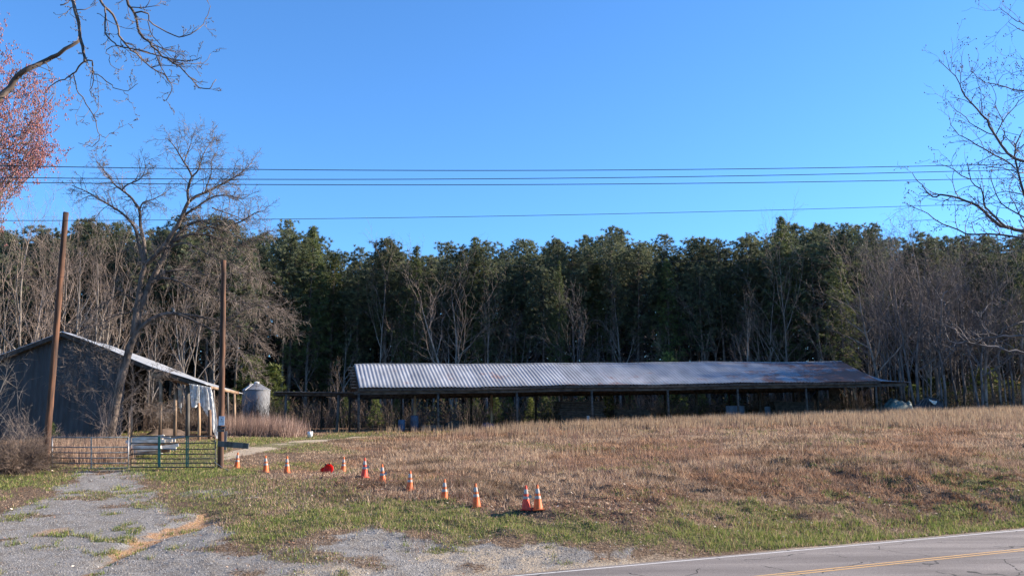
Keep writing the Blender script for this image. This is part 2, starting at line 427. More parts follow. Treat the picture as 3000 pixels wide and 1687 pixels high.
def plastic_sheet_mat():
    m, nt, b = new_mat('torn clear plastic sheet')
    b.inputs['Base Color'].default_value = (.62, .66, .70, 1)
    b.inputs['Roughness'].default_value = .22
    b.inputs['Specular IOR Level'].default_value = .7
    tr = nt.nodes.new('ShaderNodeBsdfTransparent'); tl = nt.nodes.new('ShaderNodeBsdfTranslucent')
    tl.inputs[0].default_value = (.7, .73, .76, 1)
    n = nt.nodes.new('ShaderNodeTexNoise'); n.inputs['Scale'].default_value = 3; n.inputs['Detail'].default_value = 6
    tc = nt.nodes.new('ShaderNodeTexCoord'); nt.links.new(tc.outputs['Object'], n.inputs['Vector'])
    mr = nt.nodes.new('ShaderNodeMapRange'); mr.inputs[1].default_value = .35; mr.inputs[2].default_value = .65; mr.inputs[3].default_value = .62; mr.inputs[4].default_value = 1.0
    nt.links.new(n.outputs['Fac'], mr.inputs[0])
    m1 = nt.nodes.new('ShaderNodeMixShader'); m1.inputs[0].default_value = .4
    nt.links.new(b.outputs[0], m1.inputs[1]); nt.links.new(tl.outputs[0], m1.inputs[2])
    m2 = nt.nodes.new('ShaderNodeMixShader'); nt.links.new(mr.outputs[0], m2.inputs[0])
    nt.links.new(tr.outputs[0], m2.inputs[1]); nt.links.new(m1.outputs[0], m2.inputs[2])
    nt.links.new(m2.outputs[0], nt.nodes['Material Output'].inputs[0])
    return m
M['plastic_sheet'] = plastic_sheet_mat()

def ground_mat():
    m, nt, b = new_mat('ground surface')
    L = nt.links.new
    geo = nt.nodes.new('ShaderNodeNewGeometry')
    def noise(scale, detail=4, rough=.6, stretch=None):
        n = nt.nodes.new('ShaderNodeTexNoise'); n.inputs['Scale'].default_value = scale
        n.inputs['Detail'].default_value = detail; n.inputs['Roughness'].default_value = rough
        if stretch:
            mp = nt.nodes.new('ShaderNodeMapping'); mp.inputs['Scale'].default_value = stretch
            L(geo.outputs['Position'], mp.inputs[0]); L(mp.outputs[0], n.inputs['Vector'])
        else:
            L(geo.outputs['Position'], n.inputs['Vector'])
        return n.outputs['Fac']
    def ramp(fac, stops):
        r = nt.nodes.new('ShaderNodeValToRGB')
        els = r.color_ramp.elements
        els[0].position = stops[0][0]; els[0].color = (*stops[0][1], 1)
        els[1].position = stops[-1][0]; els[1].color = (*stops[-1][1], 1)
        for p, c in stops[1:-1]:
            e = els.new(p); e.color = (*c, 1)
        L(fac, r.inputs[0]); return r.outputs[0]
    def mix(f, a, c):
        mx = nt.nodes.new('ShaderNodeMix'); mx.data_type = 'RGBA'
        L(f, mx.inputs[0]); L(a, mx.inputs[6]); L(c, mx.inputs[7]); return mx.outputs[2]
    A = nt.nodes.new('ShaderNodeAttribute'); A.attribute_name = 'ma'
    SA = nt.nodes.new('ShaderNodeSeparateColor'); L(A.outputs['Color'], SA.inputs[0])
    B = nt.nodes.new('ShaderNodeAttribute'); B.attribute_name = 'mb'
    SB = nt.nodes.new('ShaderNodeSeparateColor'); L(B.outputs['Color'], SB.inputs[0])
    nf = noise(14, 5, .7); nm = noise(2.2, 5, .65); ng = noise(17, 4, .85); nl = noise(.9, 5, .7)
    def sharp(mask, amt=.55):
        # break a soft mask up with fine noise
        ad = nt.nodes.new('ShaderNodeMath'); ad.operation = 'MULTIPLY_ADD'; ad.inputs[1].default_value = amt; ad.inputs[2].default_value = -amt / 2
        L(nf, ad.inputs[0])
        a2 = nt.nodes.new('ShaderNodeMath'); a2.operation = 'ADD'; L(mask, a2.inputs[0]); L(ad.outputs[0], a2.inputs[1])
        mr = nt.nodes.new('ShaderNodeMapRange'); mr.inputs[1].default_value = .3; mr.inputs[2].default_value = .7; L(a2.outputs[0], mr.inputs[0])
        return mr.outputs[0]
    dry = ramp(nf, [(.28, (.045, .032, .024)), (.5, (.12, .085, .06)), (.74, (.33, .24, .165))])  # soil colour darkened to stand in for shade between the dry blades
    gra = ramp(ng, [(.30, (.08, .076, .072)), (.48, (.19, .183, .175)), (.62, (.31, .30, .285)), (.75, (.50, .48, .45))])
    gra2 = ramp(nm, [(.35, (.15, .125, .10)), (.5, (.23, .22, .205)), (.66, (.33, .325, .32))])
    mg = nt.nodes.new('ShaderNodeMix'); mg.data_type = 'RGBA'; mg.inputs[0].default_value = .5
    L(gra, mg.inputs[6]); L(gra2, mg.inputs[7]); gra = mg.outputs[2]
    grn = ramp(nf, [(.28, (.04, .037, .02)), (.5, (.085, .085, .038)), (.74, (.21, .19, .085))])  # darkened likewise, shade between the green blades is in the colour
    lef = ramp(nf, [(.28, (.035, .023, .018)), (.5, (.09, .058, .042)), (.74, (.27, .175, .125))])
    dir_ = ramp(nf, [(.28, (.17, .10, .06)), (.5, (.33, .205, .12)), (.75, (.46, .32, .21))])
    snd = ramp(nf, [(.3, (.25, .205, .155)), (.7, (.46, .39, .30))])
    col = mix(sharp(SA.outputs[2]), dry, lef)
    col = mix(sharp(SA.outputs[0], .75), col, gra)
    col = mix(sharp(SB.outputs[1], .6), col, snd)
    col = mix(sharp(SA.outputs[1], .6), col, grn)
    col = mix(sharp(SB.outputs[0], .35), col, dir_)
    # forest floor
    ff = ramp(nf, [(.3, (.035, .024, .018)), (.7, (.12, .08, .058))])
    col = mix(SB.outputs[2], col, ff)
    L(col, b.inputs['Base Color'])
    b.inputs['Roughness'].default_value = .95; b.inputs['Specular IOR Level'].default_value = .1
    bp = nt.nodes.new('ShaderNodeBump'); bp.inputs['Strength'].default_value = .9; bp.inputs['Distance'].default_value = .03
    L(ng, bp.inputs['Height'])
    bp2 = nt.nodes.new('ShaderNodeBump'); bp2.inputs['Strength'].default_value = .8; bp2.inputs['Distance'].default_value = .10
    L(nf, bp2.inputs['Height']); L(bp.outputs[0], bp2.inputs['Normal'])
    L(bp2.outputs[0], b.inputs['Normal'])
    return m
M['ground'] = ground_mat()

def asphalt_mat():
    m, nt, b = new_mat('worn asphalt')
    L = nt.links.new
    geo = nt.nodes.new('ShaderNodeNewGeometry')
    mp = nt.nodes.new('ShaderNodeMapping'); mp.inputs['Rotation'].default_value = (0, 0, -math.atan(EDGEM)); mp.inputs['Scale'].default_value = (.25, 1.5, 1)
    L(geo.outputs['Position'], mp.inputs[0])
    n = nt.nodes.new('ShaderNodeTexNoise'); n.inputs['Scale'].default_value = 50; n.inputs['Detail'].default_value = 3; n.inputs['Roughness'].default_value = .8
    L(geo.outputs['Position'], n.inputs['Vector'])
    n2 = nt.nodes.new('ShaderNodeTexNoise'); n2.inputs['Scale'].default_value = .8; n2.inputs['Detail'].default_value = 5
    L(mp.outputs[0], n2.inputs['Vector'])
    r = nt.nodes.new('ShaderNodeValToRGB')
    e = r.color_ramp.elements
    e[0].position = .3; e[0].color = (.085, .078, .074, 1); e[1].position = .72; e[1].color = (.34, .32, .30, 1)
    x = e.new(.5); x.color = (.165, .152, .146, 1)
    L(n.outputs['Fac'], r.inputs[0])
    r2 = nt.nodes.new('ShaderNodeValToRGB'); r2.color_ramp.elements[0].color = (.70, .67, .66, 1); r2.color_ramp.elements[1].color = (1.16, 1.13, 1.10, 1)
    r2.color_ramp.elements[0].position = .35; r2.color_ramp.elements[1].position = .65
    L(n2.outputs['Fac'], r2.inputs[0])
    mu = nt.nodes.new('ShaderNodeMix'); mu.data_type = 'RGBA'; mu.blend_type = 'MULTIPLY'; mu.inputs[0].default_value = 1
    L(r.outputs[0], mu.inputs[6]); L(r2.outputs[0], mu.inputs[7])
    # cracks: thin dark lines where a warped voronoi edge distance is tiny, only here and there
    wn_ = nt.nodes.new('ShaderNodeTexNoise'); wn_.inputs['Scale'].default_value = 1.5; L(geo.outputs['Position'], wn_.inputs['Vector'])
    ad = nt.nodes.new('ShaderNodeVectorMath'); ad.operation = 'MULTIPLY_ADD'; ad.inputs[1].default_value = (.5, .5, .5)
    L(wn_.outputs['Color'], ad.inputs[0]); L(geo.outputs['Position'], ad.inputs[2])
    vo = nt.nodes.new('ShaderNodeTexVoronoi'); vo.feature = 'DISTANCE_TO_EDGE'; vo.inputs['Scale'].default_value = .38
    L(ad.outputs[0], vo.inputs['Vector'])
    lt = nt.nodes.new('ShaderNodeMath'); lt.operation = 'LESS_THAN'; lt.inputs[1].default_value = .0065; L(vo.outputs['Distance'], lt.inputs[0])
    nk = nt.nodes.new('ShaderNodeTexNoise'); nk.inputs['Scale'].default_value = .7; L(geo.outputs['Position'], nk.inputs['Vector'])
    gt = nt.nodes.new('ShaderNodeMath'); gt.operation = 'GREATER_THAN'; gt.inputs[1].default_value = .46; L(nk.outputs['Fac'], gt.inputs[0])
    mm = nt.nodes.new('ShaderNodeMath'); mm.operation = 'MULTIPLY'; L(lt.outputs[0], mm.inputs[0]); L(gt.outputs[0], mm.inputs[1])
    mk = nt.nodes.new('ShaderNodeMix'); mk.data_type = 'RGBA'; mk.inputs[7].default_value = (.03, .028, .027, 1)
    L(mm.outputs[0], mk.inputs[0]); L(mu.outputs[2], mk.inputs[6])
    L(mk.outputs[2], b.inputs['Base Color'])
    b.inputs['Roughness'].default_value = .85; b.inputs['Specular IOR Level'].default_value = .25
    bp = nt.nodes.new('ShaderNodeBump'); bp.inputs['Strength'].default_value = .35; bp.inputs['Distance'].default_value = .01
    L(n.outputs['Fac'], bp.inputs['Height']); L(bp.outputs[0], b.inputs['Normal'])
    return m
M['asphalt'] = asphalt_mat()
M['line_white'] = noise_mat('worn white road paint', (.30, .29, .28), (.58, .57, .55), 30, .7, 5, lo=.3, hi=.55)
M['line_yellow'] = noise_mat('worn yellow road paint', (.34, .21, .09), (.54, .33, .13), 30, .7, 5, lo=.3, hi=.55)

# ---------------------------------------------------------------- object helpers
col = sc.collection
def tag(o, label=None, cat=None, group=None, kind=None):
    if label: o['label'] = label
    if cat: o['category'] = cat
    if group: o['group'] = group
    if kind: o['kind'] = kind
    return o

def empty(name, loc, label=None, cat=None, group=None):
    o = bpy.data.objects.new(name, None); o.empty_display_size = .3
    col.objects.link(o); o.location = loc
    return tag(o, label, cat, group)

def copy_tree(o, parent=None):
    c = o.copy(); col.objects.link(c); c.parent = parent
    for ch in list(o.children): copy_tree(ch, c)
    return c

def base_of(parent):
    v = Vector((0, 0, 0)); p = parent
    while p is not None:
        v += p.location; p = p.parent
    return v

def np_mesh(name, V, Fc, mat, parent=None, colr=None, smooth_=False, attr='col', extra=None):
    V = np.asarray(V, np.float32); Fc = np.asarray(Fc, np.int32)
    if parent is not None:
        b = base_of(parent); V = V - np.array((b.x, b.y, b.z), np.float32)
    me = bpy.data.meshes.new(name)
    me.vertices.add(len(V)); me.vertices.foreach_set('co', V.ravel())
    k = Fc.shape[1]
    me.loops.add(Fc.size); me.loops.foreach_set('vertex_index', Fc.ravel())
    me.polygons.add(len(Fc))
    me.polygons.foreach_set('loop_start', np.arange(0, Fc.size, k, dtype=np.int32))
    me.polygons.foreach_set('loop_total', np.full(len(Fc), k, np.int32))
    if smooth_: me.polygons.foreach_set('use_smooth', np.ones(len(Fc), bool))
    for nm, cc in ([(attr, colr)] if colr is not None else []) + (extra or []):
        a = me.color_attributes.new(nm, 'FLOAT_COLOR', 'POINT')
        c4 = np.ones((len(V), 4), np.float32); c4[:, :cc.shape[1]] = cc
        a.data.foreach_set('color', c4.ravel())
    me.materials.append(mat)
    me.update(calc_edges=True)
    o = bpy.data.objects.new(name, me); col.objects.link(o); o.parent = parent
    return o

class MB:
    def __init__(self): self.v = []; self.f = []
    def add(self, vs, fs):
        n = len(self.v); self.v += [tuple(v) for v in vs]; self.f += [tuple(i + n for i in f) for f in fs]
    def bar(self, p0, p1, w, h=None, up=(0, 0, 1)):
        p0 = Vector(p0); p1 = Vector(p1); h = h or w
        d = (p1 - p0).normalized(); up = Vector(up)
        if abs(d.dot(up)) > .98: up = Vector((0, 1, 0))
        s = d.cross(up).normalized(); t = s.cross(d).normalized()
        vs = []
        for p in (p0, p1):
            for a, b in ((-1, -1), (1, -1), (1, 1), (-1, 1)):
                vs.append(p + s * a * w / 2 + t * b * h / 2)
        self.add(vs, [(0, 3, 2, 1), (4, 5, 6, 7), (0, 1, 5, 4), (1, 2, 6, 5), (2, 3, 7, 6), (3, 0, 4, 7)]); return self
    def box(self, c, s, rz=0.0, tilt=0.0):
        R = Matrix.Rotation(rz, 3, 'Z') @ Matrix.Rotation(tilt, 3, 'Y')
        vs = [Vector(c) + R @ Vector((x * s[0] / 2, y * s[1] / 2, z * s[2] / 2)) for z in (-1, 1) for x, y in ((-1, -1), (1, -1), (1, 1), (-1, 1))]
        self.add(vs, [(0, 3, 2, 1), (4, 5, 6, 7), (0, 1, 5, 4), (1, 2, 6, 5), (2, 3, 7, 6), (3, 0, 4, 7)]); return self
    def tube(self, pts, rads, k=8, cap=True):
        pts = [Vector(p) for p in pts]
        if not hasattr(rads, '__len__'): rads = [rads] * len(pts)
        ref = Vector((0, 0, 1)) if abs((pts[-1] - pts[0]).normalized().z) < .9 else Vector((0, 1, 0))
        vs = []; fs = []
        n = len(pts)
        for i, p in enumerate(pts):
            d = (pts[min(i + 1, n - 1)] - pts[max(i - 1, 0)]).normalized()
            s = d.cross(ref).normalized(); t = s.cross(d)
            for j in range(k):
                a = 2 * math.pi * j / k
                vs.append(p + (s * math.cos(a) + t * math.sin(a)) * rads[i])
        for i in range(n - 1):
            for j in range(k):
                fs.append((i * k + j, i * k + (j + 1) % k, (i + 1) * k + (j + 1) % k, (i + 1) * k + j))
        if cap:
            fs.append(tuple(range(k))[::-1]); fs.append(tuple((n - 1) * k + j for j in range(k)))
        self.add(vs, fs); return self
    def lathe(self, prof, c=(0, 0, 0), k=24, tilt=None):
        vs = []; fs = []
        R = tilt or Matrix.Identity(3)
        for r, z in prof:
            for j in range(k):
                a = 2 * math.pi * j / k
                vs.append(Vector(c) + R @ Vector((r * math.cos(a), r * math.sin(a), z)))
        for i in range(len(prof) - 1):
            for j in range(k):
                fs.append((i * k + j, i * k + (j + 1) % k, (i + 1) * k + (j + 1) % k, (i + 1) * k + j))
        self.add(vs, fs); return self
    def build(self, name, mat, parent=None, smooth_=False):
        me = bpy.data.meshes.new(name)
        b = base_of(parent) if parent is not None else Vector((0, 0, 0))
        me.from_pydata([(v[0] - b.x, v[1] - b.y, v[2] - b.z) for v in self.v], [], self.f)
        me.materials.append(mat)
        if smooth_: me.polygons.foreach_set('use_smooth', np.ones(len(me.polygons), bool))
        me.update()
        o = bpy.data.objects.new(name, me); col.objects.link(o); o.parent = parent
        return o

def segs_mesh(segs, k=3):
    """segs: list of (x0,y0,z0,r0,x1,y1,z1,r1) -> V, F"""
    A = np.array(segs, float)
    P0 = A[:, 0:3]; R0 = A[:, 3]; P1 = A[:, 4:7]; R1 = A[:, 7]
    D = P1 - P0; D /= (np.linalg.norm(D, axis=1, keepdims=True) + 1e-9)
    ref = np.where(np.abs(D[:, 2:3]) < .9, np.array([[0, 0, 1.]]), np.array([[1., 0, 0]]))
    Sx = np.cross(D, ref); Sx /= (np.linalg.norm(Sx, axis=1, keepdims=True) + 1e-9)
    Tx = np.cross(Sx, D)
    V = np.zeros((len(A), 2 * k, 3))
    for j in range(k):
        a = 2 * math.pi * j / k
        o = Sx * math.cos(a) + Tx * math.sin(a)
        V[:, j] = P0 + o * R0[:, None]; V[:, k + j] = P1 + o * R1[:, None]
    base = (np.arange(len(A)) * 2 * k)[:, None]
    Fq = np.concatenate([base + np.array([[j, (j + 1) % k, k + (j + 1) % k, k + j]]) for j in range(k)], 0)
    return V.reshape(-1, 3), Fq

# ---------------------------------------------------------------- ground, road
def axis(spans):
    out = [spans[0][0]]
    for a, b, st in spans:
        n = max(1, int(round((b - a) / st))); out += list(np.linspace(a, b, n + 1)[1:])
    return np.array(out)
gx = axis([(-2500, -400, 300), (-400, -80, 20), (-80, -34, 2), (-34, 42, .17), (42, 90, 2), (90, 400, 20), (400, 2500, 300)])
gy = axis([(-600, -40, 60), (-40, 6, 2), (6, 40, .17), (40, 62, .3), (62, 84, .6), (84, 160, 2.5), (160, 600, 40), (600, 4000, 400)])
GX, GY = np.meshgrid(gx, gy)
fx, fy = GX.ravel(), GY.ravel()
fz = gz(fx, fy)
gm = masks(fx, fy)
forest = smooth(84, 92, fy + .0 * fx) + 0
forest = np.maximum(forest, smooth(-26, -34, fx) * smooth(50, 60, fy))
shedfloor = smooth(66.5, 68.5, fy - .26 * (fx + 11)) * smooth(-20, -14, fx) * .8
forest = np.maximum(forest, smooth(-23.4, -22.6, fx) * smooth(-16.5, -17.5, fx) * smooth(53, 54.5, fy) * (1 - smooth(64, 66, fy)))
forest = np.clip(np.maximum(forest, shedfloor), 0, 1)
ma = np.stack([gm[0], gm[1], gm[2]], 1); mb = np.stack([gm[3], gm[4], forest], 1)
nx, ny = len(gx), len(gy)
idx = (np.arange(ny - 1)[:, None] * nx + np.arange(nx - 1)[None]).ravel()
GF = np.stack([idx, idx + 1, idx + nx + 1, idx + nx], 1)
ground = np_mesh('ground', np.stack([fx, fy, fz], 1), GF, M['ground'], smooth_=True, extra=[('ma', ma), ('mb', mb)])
tag(ground, kind='structure')

def strip(name, mat, c0, c1, dz, x0=-150, x1=150, n=150, jitter=0, kind='structure'):
    xs = np.linspace(x0, x1, n)
    V = []
    jl = (fbm(xs * 1.3, xs * 0, 77, 3) - .5) * jitter
    for x, j in zip(xs, jl):
        V.append((x, c0 + EDGEM * x - j, float(road_z(x)) + dz)); V.append((x, c1 + EDGEM * x + j, float(road_z(x)) + dz))
    Fq = [(2 * i, 2 * i + 2, 2 * i + 3, 2 * i + 1) for i in range(n - 1)]
    o = np_mesh(name, V, Fq, mat); return tag(o, kind=kind)
strip('road', M['asphalt'], NEAR0, EDGE0 + .27, 0.0, n=1500, jitter=.12)
wl = .09 / RC
strip('road_edge_line', M['line_white'], EDGE0 - wl / 2, EDGE0 + wl / 2, .004, n=900, jitter=.012)
strip('road_centre_line', M['line_yellow'], CROAD - .165, CROAD - .07, .004, n=900, jitter=.012)
strip('road_centre_line', M['line_yellow'], CROAD + .07, CROAD + .165, .004, n=900, jitter=.012)

# ---------------------------------------------------------------- ground cover
rs = np.random.RandomState(7)
def blades(n, X, Y, h, w, lean, c, yaw=None, zoff=-.01, sunlean=0):
    Z = gz(X, Y) + zoff
    a = rs.uniform(0, 2 * np.pi, n)
    la = rs.uniform(0, 2 * np.pi, n)
    bx = np.cos(a) * w / 2; by = np.sin(a) * w / 2
    lx = np.cos(la) * lean * h; ly = np.sin(la) * lean * h
    hz = h * np.sqrt(np.clip(1 - (lean * .9) ** 2, .08, 1))
    V = np.zeros((n, 3, 3))
    V[:, 0] = np.stack([X - bx, Y - by, Z], 1); V[:, 1] = np.stack([X + bx, Y + by, Z], 1)
    V[:, 2] = np.stack([X + lx, Y + ly, Z + hz], 1)
    Fc = np.arange(n * 3).reshape(n, 3)
    C = np.repeat(c, 3, axis=0)
    return V.reshape(-1, 3), Fc, C

def sample(n, y0, y1, p=1.0, margin=5):
    u = rs.rand(n)
    Y = y0 * (y1 / y0) ** (u ** p)
    half = .60 * Y + margin
    X = rs.uniform(-1, 1, n) * half
    return X, Y

def palette(n, cols, wts=None, var=.18):
    cols = np.array(cols); i = rs.choice(len(cols), n, p=wts)
    return cols[i] * (1 + rs.uniform(-var, var, (n, 1)))

# short green grass
X, Y = sample(900000, 17, 72, 1.0)
g = masks(X, Y); d = road_d(X, Y)
keep = (rs.rand(len(X)) < g[1] * .9 * (1 - g[4] * .8) * np.clip(30 / Y, .3, 1)) & (d > .3)
X, Y = X[keep], Y[keep]; n = len(X)
hh = rs.uniform(.05, .13, n) * (1 + .5 * (rs.rand(n) < .08))
hh *= np.where((road_d(X, Y) < 2.4) & (X > 4), 1.7, 1.0)
tuftn = .6 + .8 * vnoise(X * 2.5, Y * 2.5, 8)
Vv, Ff, Cc = blades(n, X, Y, hh * tuftn, rs.uniform(.012, .026, n) * np.clip(Y / 24, .9, 3), rs.uniform(.1, .8, n),
                    palette(n, [(.145, .205, .045), (.225, .275, .07), (.31, .30, .11), (.42, .33, .19), (.08, .11, .032)], [.26, .28, .18, .20, .08]))
tag(np_mesh('green_grass', Vv, Ff, M['grass'], colr=Cc), 'short green grass around the gravel pullout, the drive and the road edge', 'grass', kind='stuff')
print('green', n)

# dry matted grass of the field
X, Y = sample(1100000, 19, 82, .85)
g = masks(X, Y); d = road_d(X, Y)
inb = (1 - g[0]) * (1 - g[4]) * (1 - g[3]) * (1 - .5 * g[1])
keep = (rs.rand(len(X)) < inb * (.55 + .3 * g[5])) & (d > .6) & ~((X < -9) & (Y < 36.5) & (rs.rand(len(X)) < .6)) & (Y - .26 * (X + 11) < 69 + 14 * (X < -14))
keep &= ~((X < -19) & (Y > 50))
tk = rs.rand(keep.sum()) < .30 + 1.0 * smooth(.3, .7, vnoise(X[keep] * 3.6, Y[keep] * 3.6, 111))
ki = np.where(keep)[0][tk]; keep = np.zeros(len(X), bool); keep[ki] = True
X, Y = X[keep], Y[keep]; n = len(X)
d = road_d(X, Y)
clump = vnoise(X * .8, Y * .8, 12) * .6 + vnoise(X * 2.3, Y * 2.3, 13) * .4
dk = smooth(.5, .72, vnoise(X * .55 + 7, Y * .9, 14) * .6 + vnoise(X * 1.7, Y * 2.2, 18) * .4)[:, None]
field = smooth(3, 9, d) * smooth(-10, -2, X + .12 * (Y - 30))
hh = (.07 + .19 * field * (.15 + 1.3 * clump ** 1.6) + .10 * g[5][keep] * clump) * rs.uniform(.6, 1.5, n)
reddish = smooth(.45, .65, vnoise(X * .25, Y * .25, 15))[:, None]
cc = palette(n, [(.52, .385, .255), (.39, .28, .185), (.25, .175, .118), (.62, .49, .34), (.14, .098, .068)], [.3, .26, .2, .14, .10])
cc = cc * (1 - reddish * np.array([[.14, .25, .32]]))
bk = (g[5][keep] * (.25 + .75 * g[2][keep]))[:, None]
cc = cc * 1.12 * (1 - bk * .35) * (1 - dk * np.array([[.55, .57, .6]]))
Vv, Ff, Cc = blades(n, X, Y, hh, rs.uniform(.012, .028, n) * np.clip(Y / 26, .9, 2.6), rs.uniform(.35, .95, n), cc)
tag(np_mesh('dry_grass', Vv, Ff, M['grass'], colr=Cc), 'matted tan dead grass covering the open field in front of the long shed', 'grass', kind='stuff')
print('dry', n)

# tall broomsedge and weed stalks
def stalks(name, label, X, Y, h0, h1, cols, wts, lean=.25, wmul=1.0, cat='weeds', per=7, spread=.16, mat='grass'):
    n0 = len(X)
    X = np.repeat(X, per) + rs.normal(0, spread, n0 * per); Y = np.repeat(Y, per) + rs.normal(0, spread, n0 * per)
    n = len(X)
    hc = np.repeat(rs.uniform(h0, h1, n0), per) * rs.uniform(.6, 1.1, n)
    Vv, Ff, Cc = blades(n, X, Y, hc, rs.uniform(.014, .03, n) * np.clip(Y / 32, .8, 2.6) * wmul, np.abs(rs.normal(0, lean, n)).clip(0, .9), palette(n, cols, wts))
    print(name, n)
    return tag(np_mesh(name, Vv, Ff, M[mat], colr=Cc), label, cat, kind='stuff')
SEDGE = [(.50, .37, .25), (.37, .26, .185), (.22, .15, .11), (.30, .21, .16)]
X, Y = sample(90000, 30, 77, .6)
s_front = 64.5 + .262 * (X + 11)                 # line of the shed's front posts
dens = np.exp(-((Y - (s_front - 4.5)) / 4.2) ** 2) * smooth(-8, 14, X) * 1.1 + .9 * np.exp(-((Y - (s_front - 1)) / 2) ** 2) * smooth(-14, -2, X)
dens += smooth(18, 26, X) * smooth(52, 62, Y) * .9
dens += .045 * smooth(.55, .75, vnoise(X * .5, Y * .5, 19)) * smooth(-5, 3, X + .1 * (Y - 35)) * smooth(30, 36, Y)
dens *= (Y < s_front + 1.5) | (X > 31)
dens *= .06 + 1.7 * vnoise(X * .6, Y * .6, 23) ** 2.2 + .35 * (rs.rand(len(X)) < .2)
gm_ = masks(X, Y)
keep = rs.rand(len(X)) < dens * (1 - gm_[4]) * (1 - gm_[0]) * (1 - smooth(.3, .7, gm_[1]) * .8)
stalks('tall_dry_grass', 'tall tan broomsedge standing along the front of the long shed and over the field', X[keep], Y[keep], .35, .85, SEDGE, [.36, .3, .16, .18])
# dark dead tussocks and dock stems over the mown bank and the field
X, Y = sample(5200, 21, 48, .9); d = road_d(X, Y)
k = (d > 2.2) & (X > -6 + .1 * (Y - 25)) & (rs.rand(len(X)) < (.9 * smooth(2, 8, X) * (1 - smooth(10, 16, d)) + .10) * smooth(.35, .7, vnoise(X * .6, Y * .9, 101)) * 1.2)
stalks('dead_tussocks', 'dark brown dead tussocks dotting the mown bank above the road', X[k], Y[k], .10, .30, [(.15, .105, .075), (.22, .155, .11), (.10, .07, .052), (.33, .24, .165)], [.35, .3, .2, .15], .75, 1.0, 'tussocks', 26, .17)
X, Y = sample(2600, 27, 62, .8)
k = (X > -9 + .1 * (Y - 30)) & (road_d(X, Y) > 5) & (rs.rand(len(X)) < smooth(.45, .7, vnoise(X * .35, Y * .5, 103)) * .8 + .04)
stalks('dead_weed_stems', 'upright reddish brown dead weed stems scattered over the field', X[k], Y[k], .35, .8, [(.22, .14, .105), (.30, .20, .15), (.15, .10, .08)], [.4, .35, .25], .22, .7, 'weeds', 11, .16)
# pinkish brown weeds in front of the grain bin
n = 1500
X = rs.uniform(-18.9, -13.9, n); Y = rs.uniform(56.5, 61.5, n) + .2 * (X + 16)
k = rs.rand(n) < (smooth(-13.4, -15.8, X) * .8 + .12) * (.3 + .9 * vnoise(X * 1.2, Y * 1.2, 33))
stalks('dry_weeds', 'pinkish brown dead weeds in a thicket before the round grain bin', X[k], Y[k], .5, 1.7, [(.38, .26, .215), (.30, .20, .17), (.20, .135, .11), (.48, .35, .29)], None, .42, .9)
# straw behind the left gate leaf
n = 2200
X = rs.uniform(-23, -15.5, n); Y = rs.uniform(37.6, 44.5, n)
k = (X < -.428 * Y + rs.normal(0, .25, n)) & (rs.rand(n) < .25 + .8 * vnoise(X, Y, 44))
stalks('straw_grass', 'straw coloured tall grass behind the left leaf of the metal gate', X[k], Y[k], .4, .95, SEDGE, [.45, .35, .1, .1], .3, 1.1)

# loose gravel
X, Y = sample(260000, 18.5, 36, .8)
X = X - 6
g = masks(X, Y); keep = (rs.rand(len(X)) < (g[0] * .9 + .12 * g[4]) * (1 - .7 * g[3])) & (road_d(X, Y) > .35); X, Y = X[keep], Y[keep]; n = len(X)
r_ = rs.uniform(.007, .018, n) * (1 + .8 * (rs.rand(n) < .05)); Z = gz(X, Y) + r_ * .3
a = rs.uniform(0, 6.28, n)
pv = []
for k in range(3): pv.append(np.stack([X + np.cos(a + k * 2.09) * r_, Y + np.sin(a + k * 2.09) * r_, Z - r_ * .5], 1))
pv.append(np.stack([X + rs.normal(0, .25, n) * r_, Y + rs.normal(0, .25, n) * r_, Z + r_ * rs.uniform(.5, 1.1, n)], 1))
V4 = np.stack(pv, 1).reshape(-1, 3); b4 = (np.arange(n) * 4)[:, None]
FF = np.concatenate([b4 + np.array([[0, 1, 3]]), b4 + np.array([[1, 2, 3]]), b4 + np.array([[2, 0, 3]])])
cc = np.repeat(palette(n, [(.31, .305, .30), (.23, .225, .22), (.41, .40, .385), (.16, .15, .145), (.33, .28, .22)], [.34, .26, .18, .12, .10]), 4, 0)
tag(np_mesh('gravel', V4, FF, M['leaf_solid'], colr=cc), 'loose grey gravel stones on the drive and the roadside pullout', 'gravel', kind='stuff')
print('gravel', n)

# fallen leaves
X, Y = sample(70000, 19, 46, 1.0)
g = masks(X, Y); keep = (rs.rand(len(X)) < (g[2] * .9 + .07 + .3 * g[5]) * (1 - .85 * g[0])) & (road_d(X, Y) > .5)
X, Y = X[keep], Y[keep]; n = len(X)
Z = gz(X, Y) + rs.uniform(.01, .09, n)
a = rs.uniform(0, 6.28, n); s = rs.uniform(.022, .045, n)
tz = rs.uniform(-.6, .6, (n, 2))
ux = np.stack([np.cos(a), np.sin(a), tz[:, 0]], 1) * s[:, None]; vx = np.stack([-np.sin(a), np.cos(a), tz[:, 1]], 1) * (s * .7)[:, None]
Cn = np.stack([X, Y, Z], 1)
V4 = np.stack([Cn - ux, Cn + vx, Cn + ux, Cn - vx], 1).reshape(-1, 3)
cc = np.repeat(palette(n, [(.22, .12, .07), (.34, .20, .12), (.14, .08, .055), (.55, .42, .30), (.72, .62, .50)], [.34, .28, .22, .10, .06]), 4, 0)
tag(np_mesh('fallen_leaves', V4, np.arange(n * 4).reshape(n, 4), M['leaf'], colr=cc), 'brown fallen leaves scattered round the cones and over the mown bank', 'leaves', kind='stuff')
print('leaves', n)

# ---------------------------------------------------------------- tree generators
def rnd_perp(R, d):
    v = Vector((R.gauss(0, 1), R.gauss(0, 1), R.gauss(0, 1)))
    v = v - d * v.dot(d)
    return v.normalized() if v.length > 1e-6 else Vector((1, 0, 0))

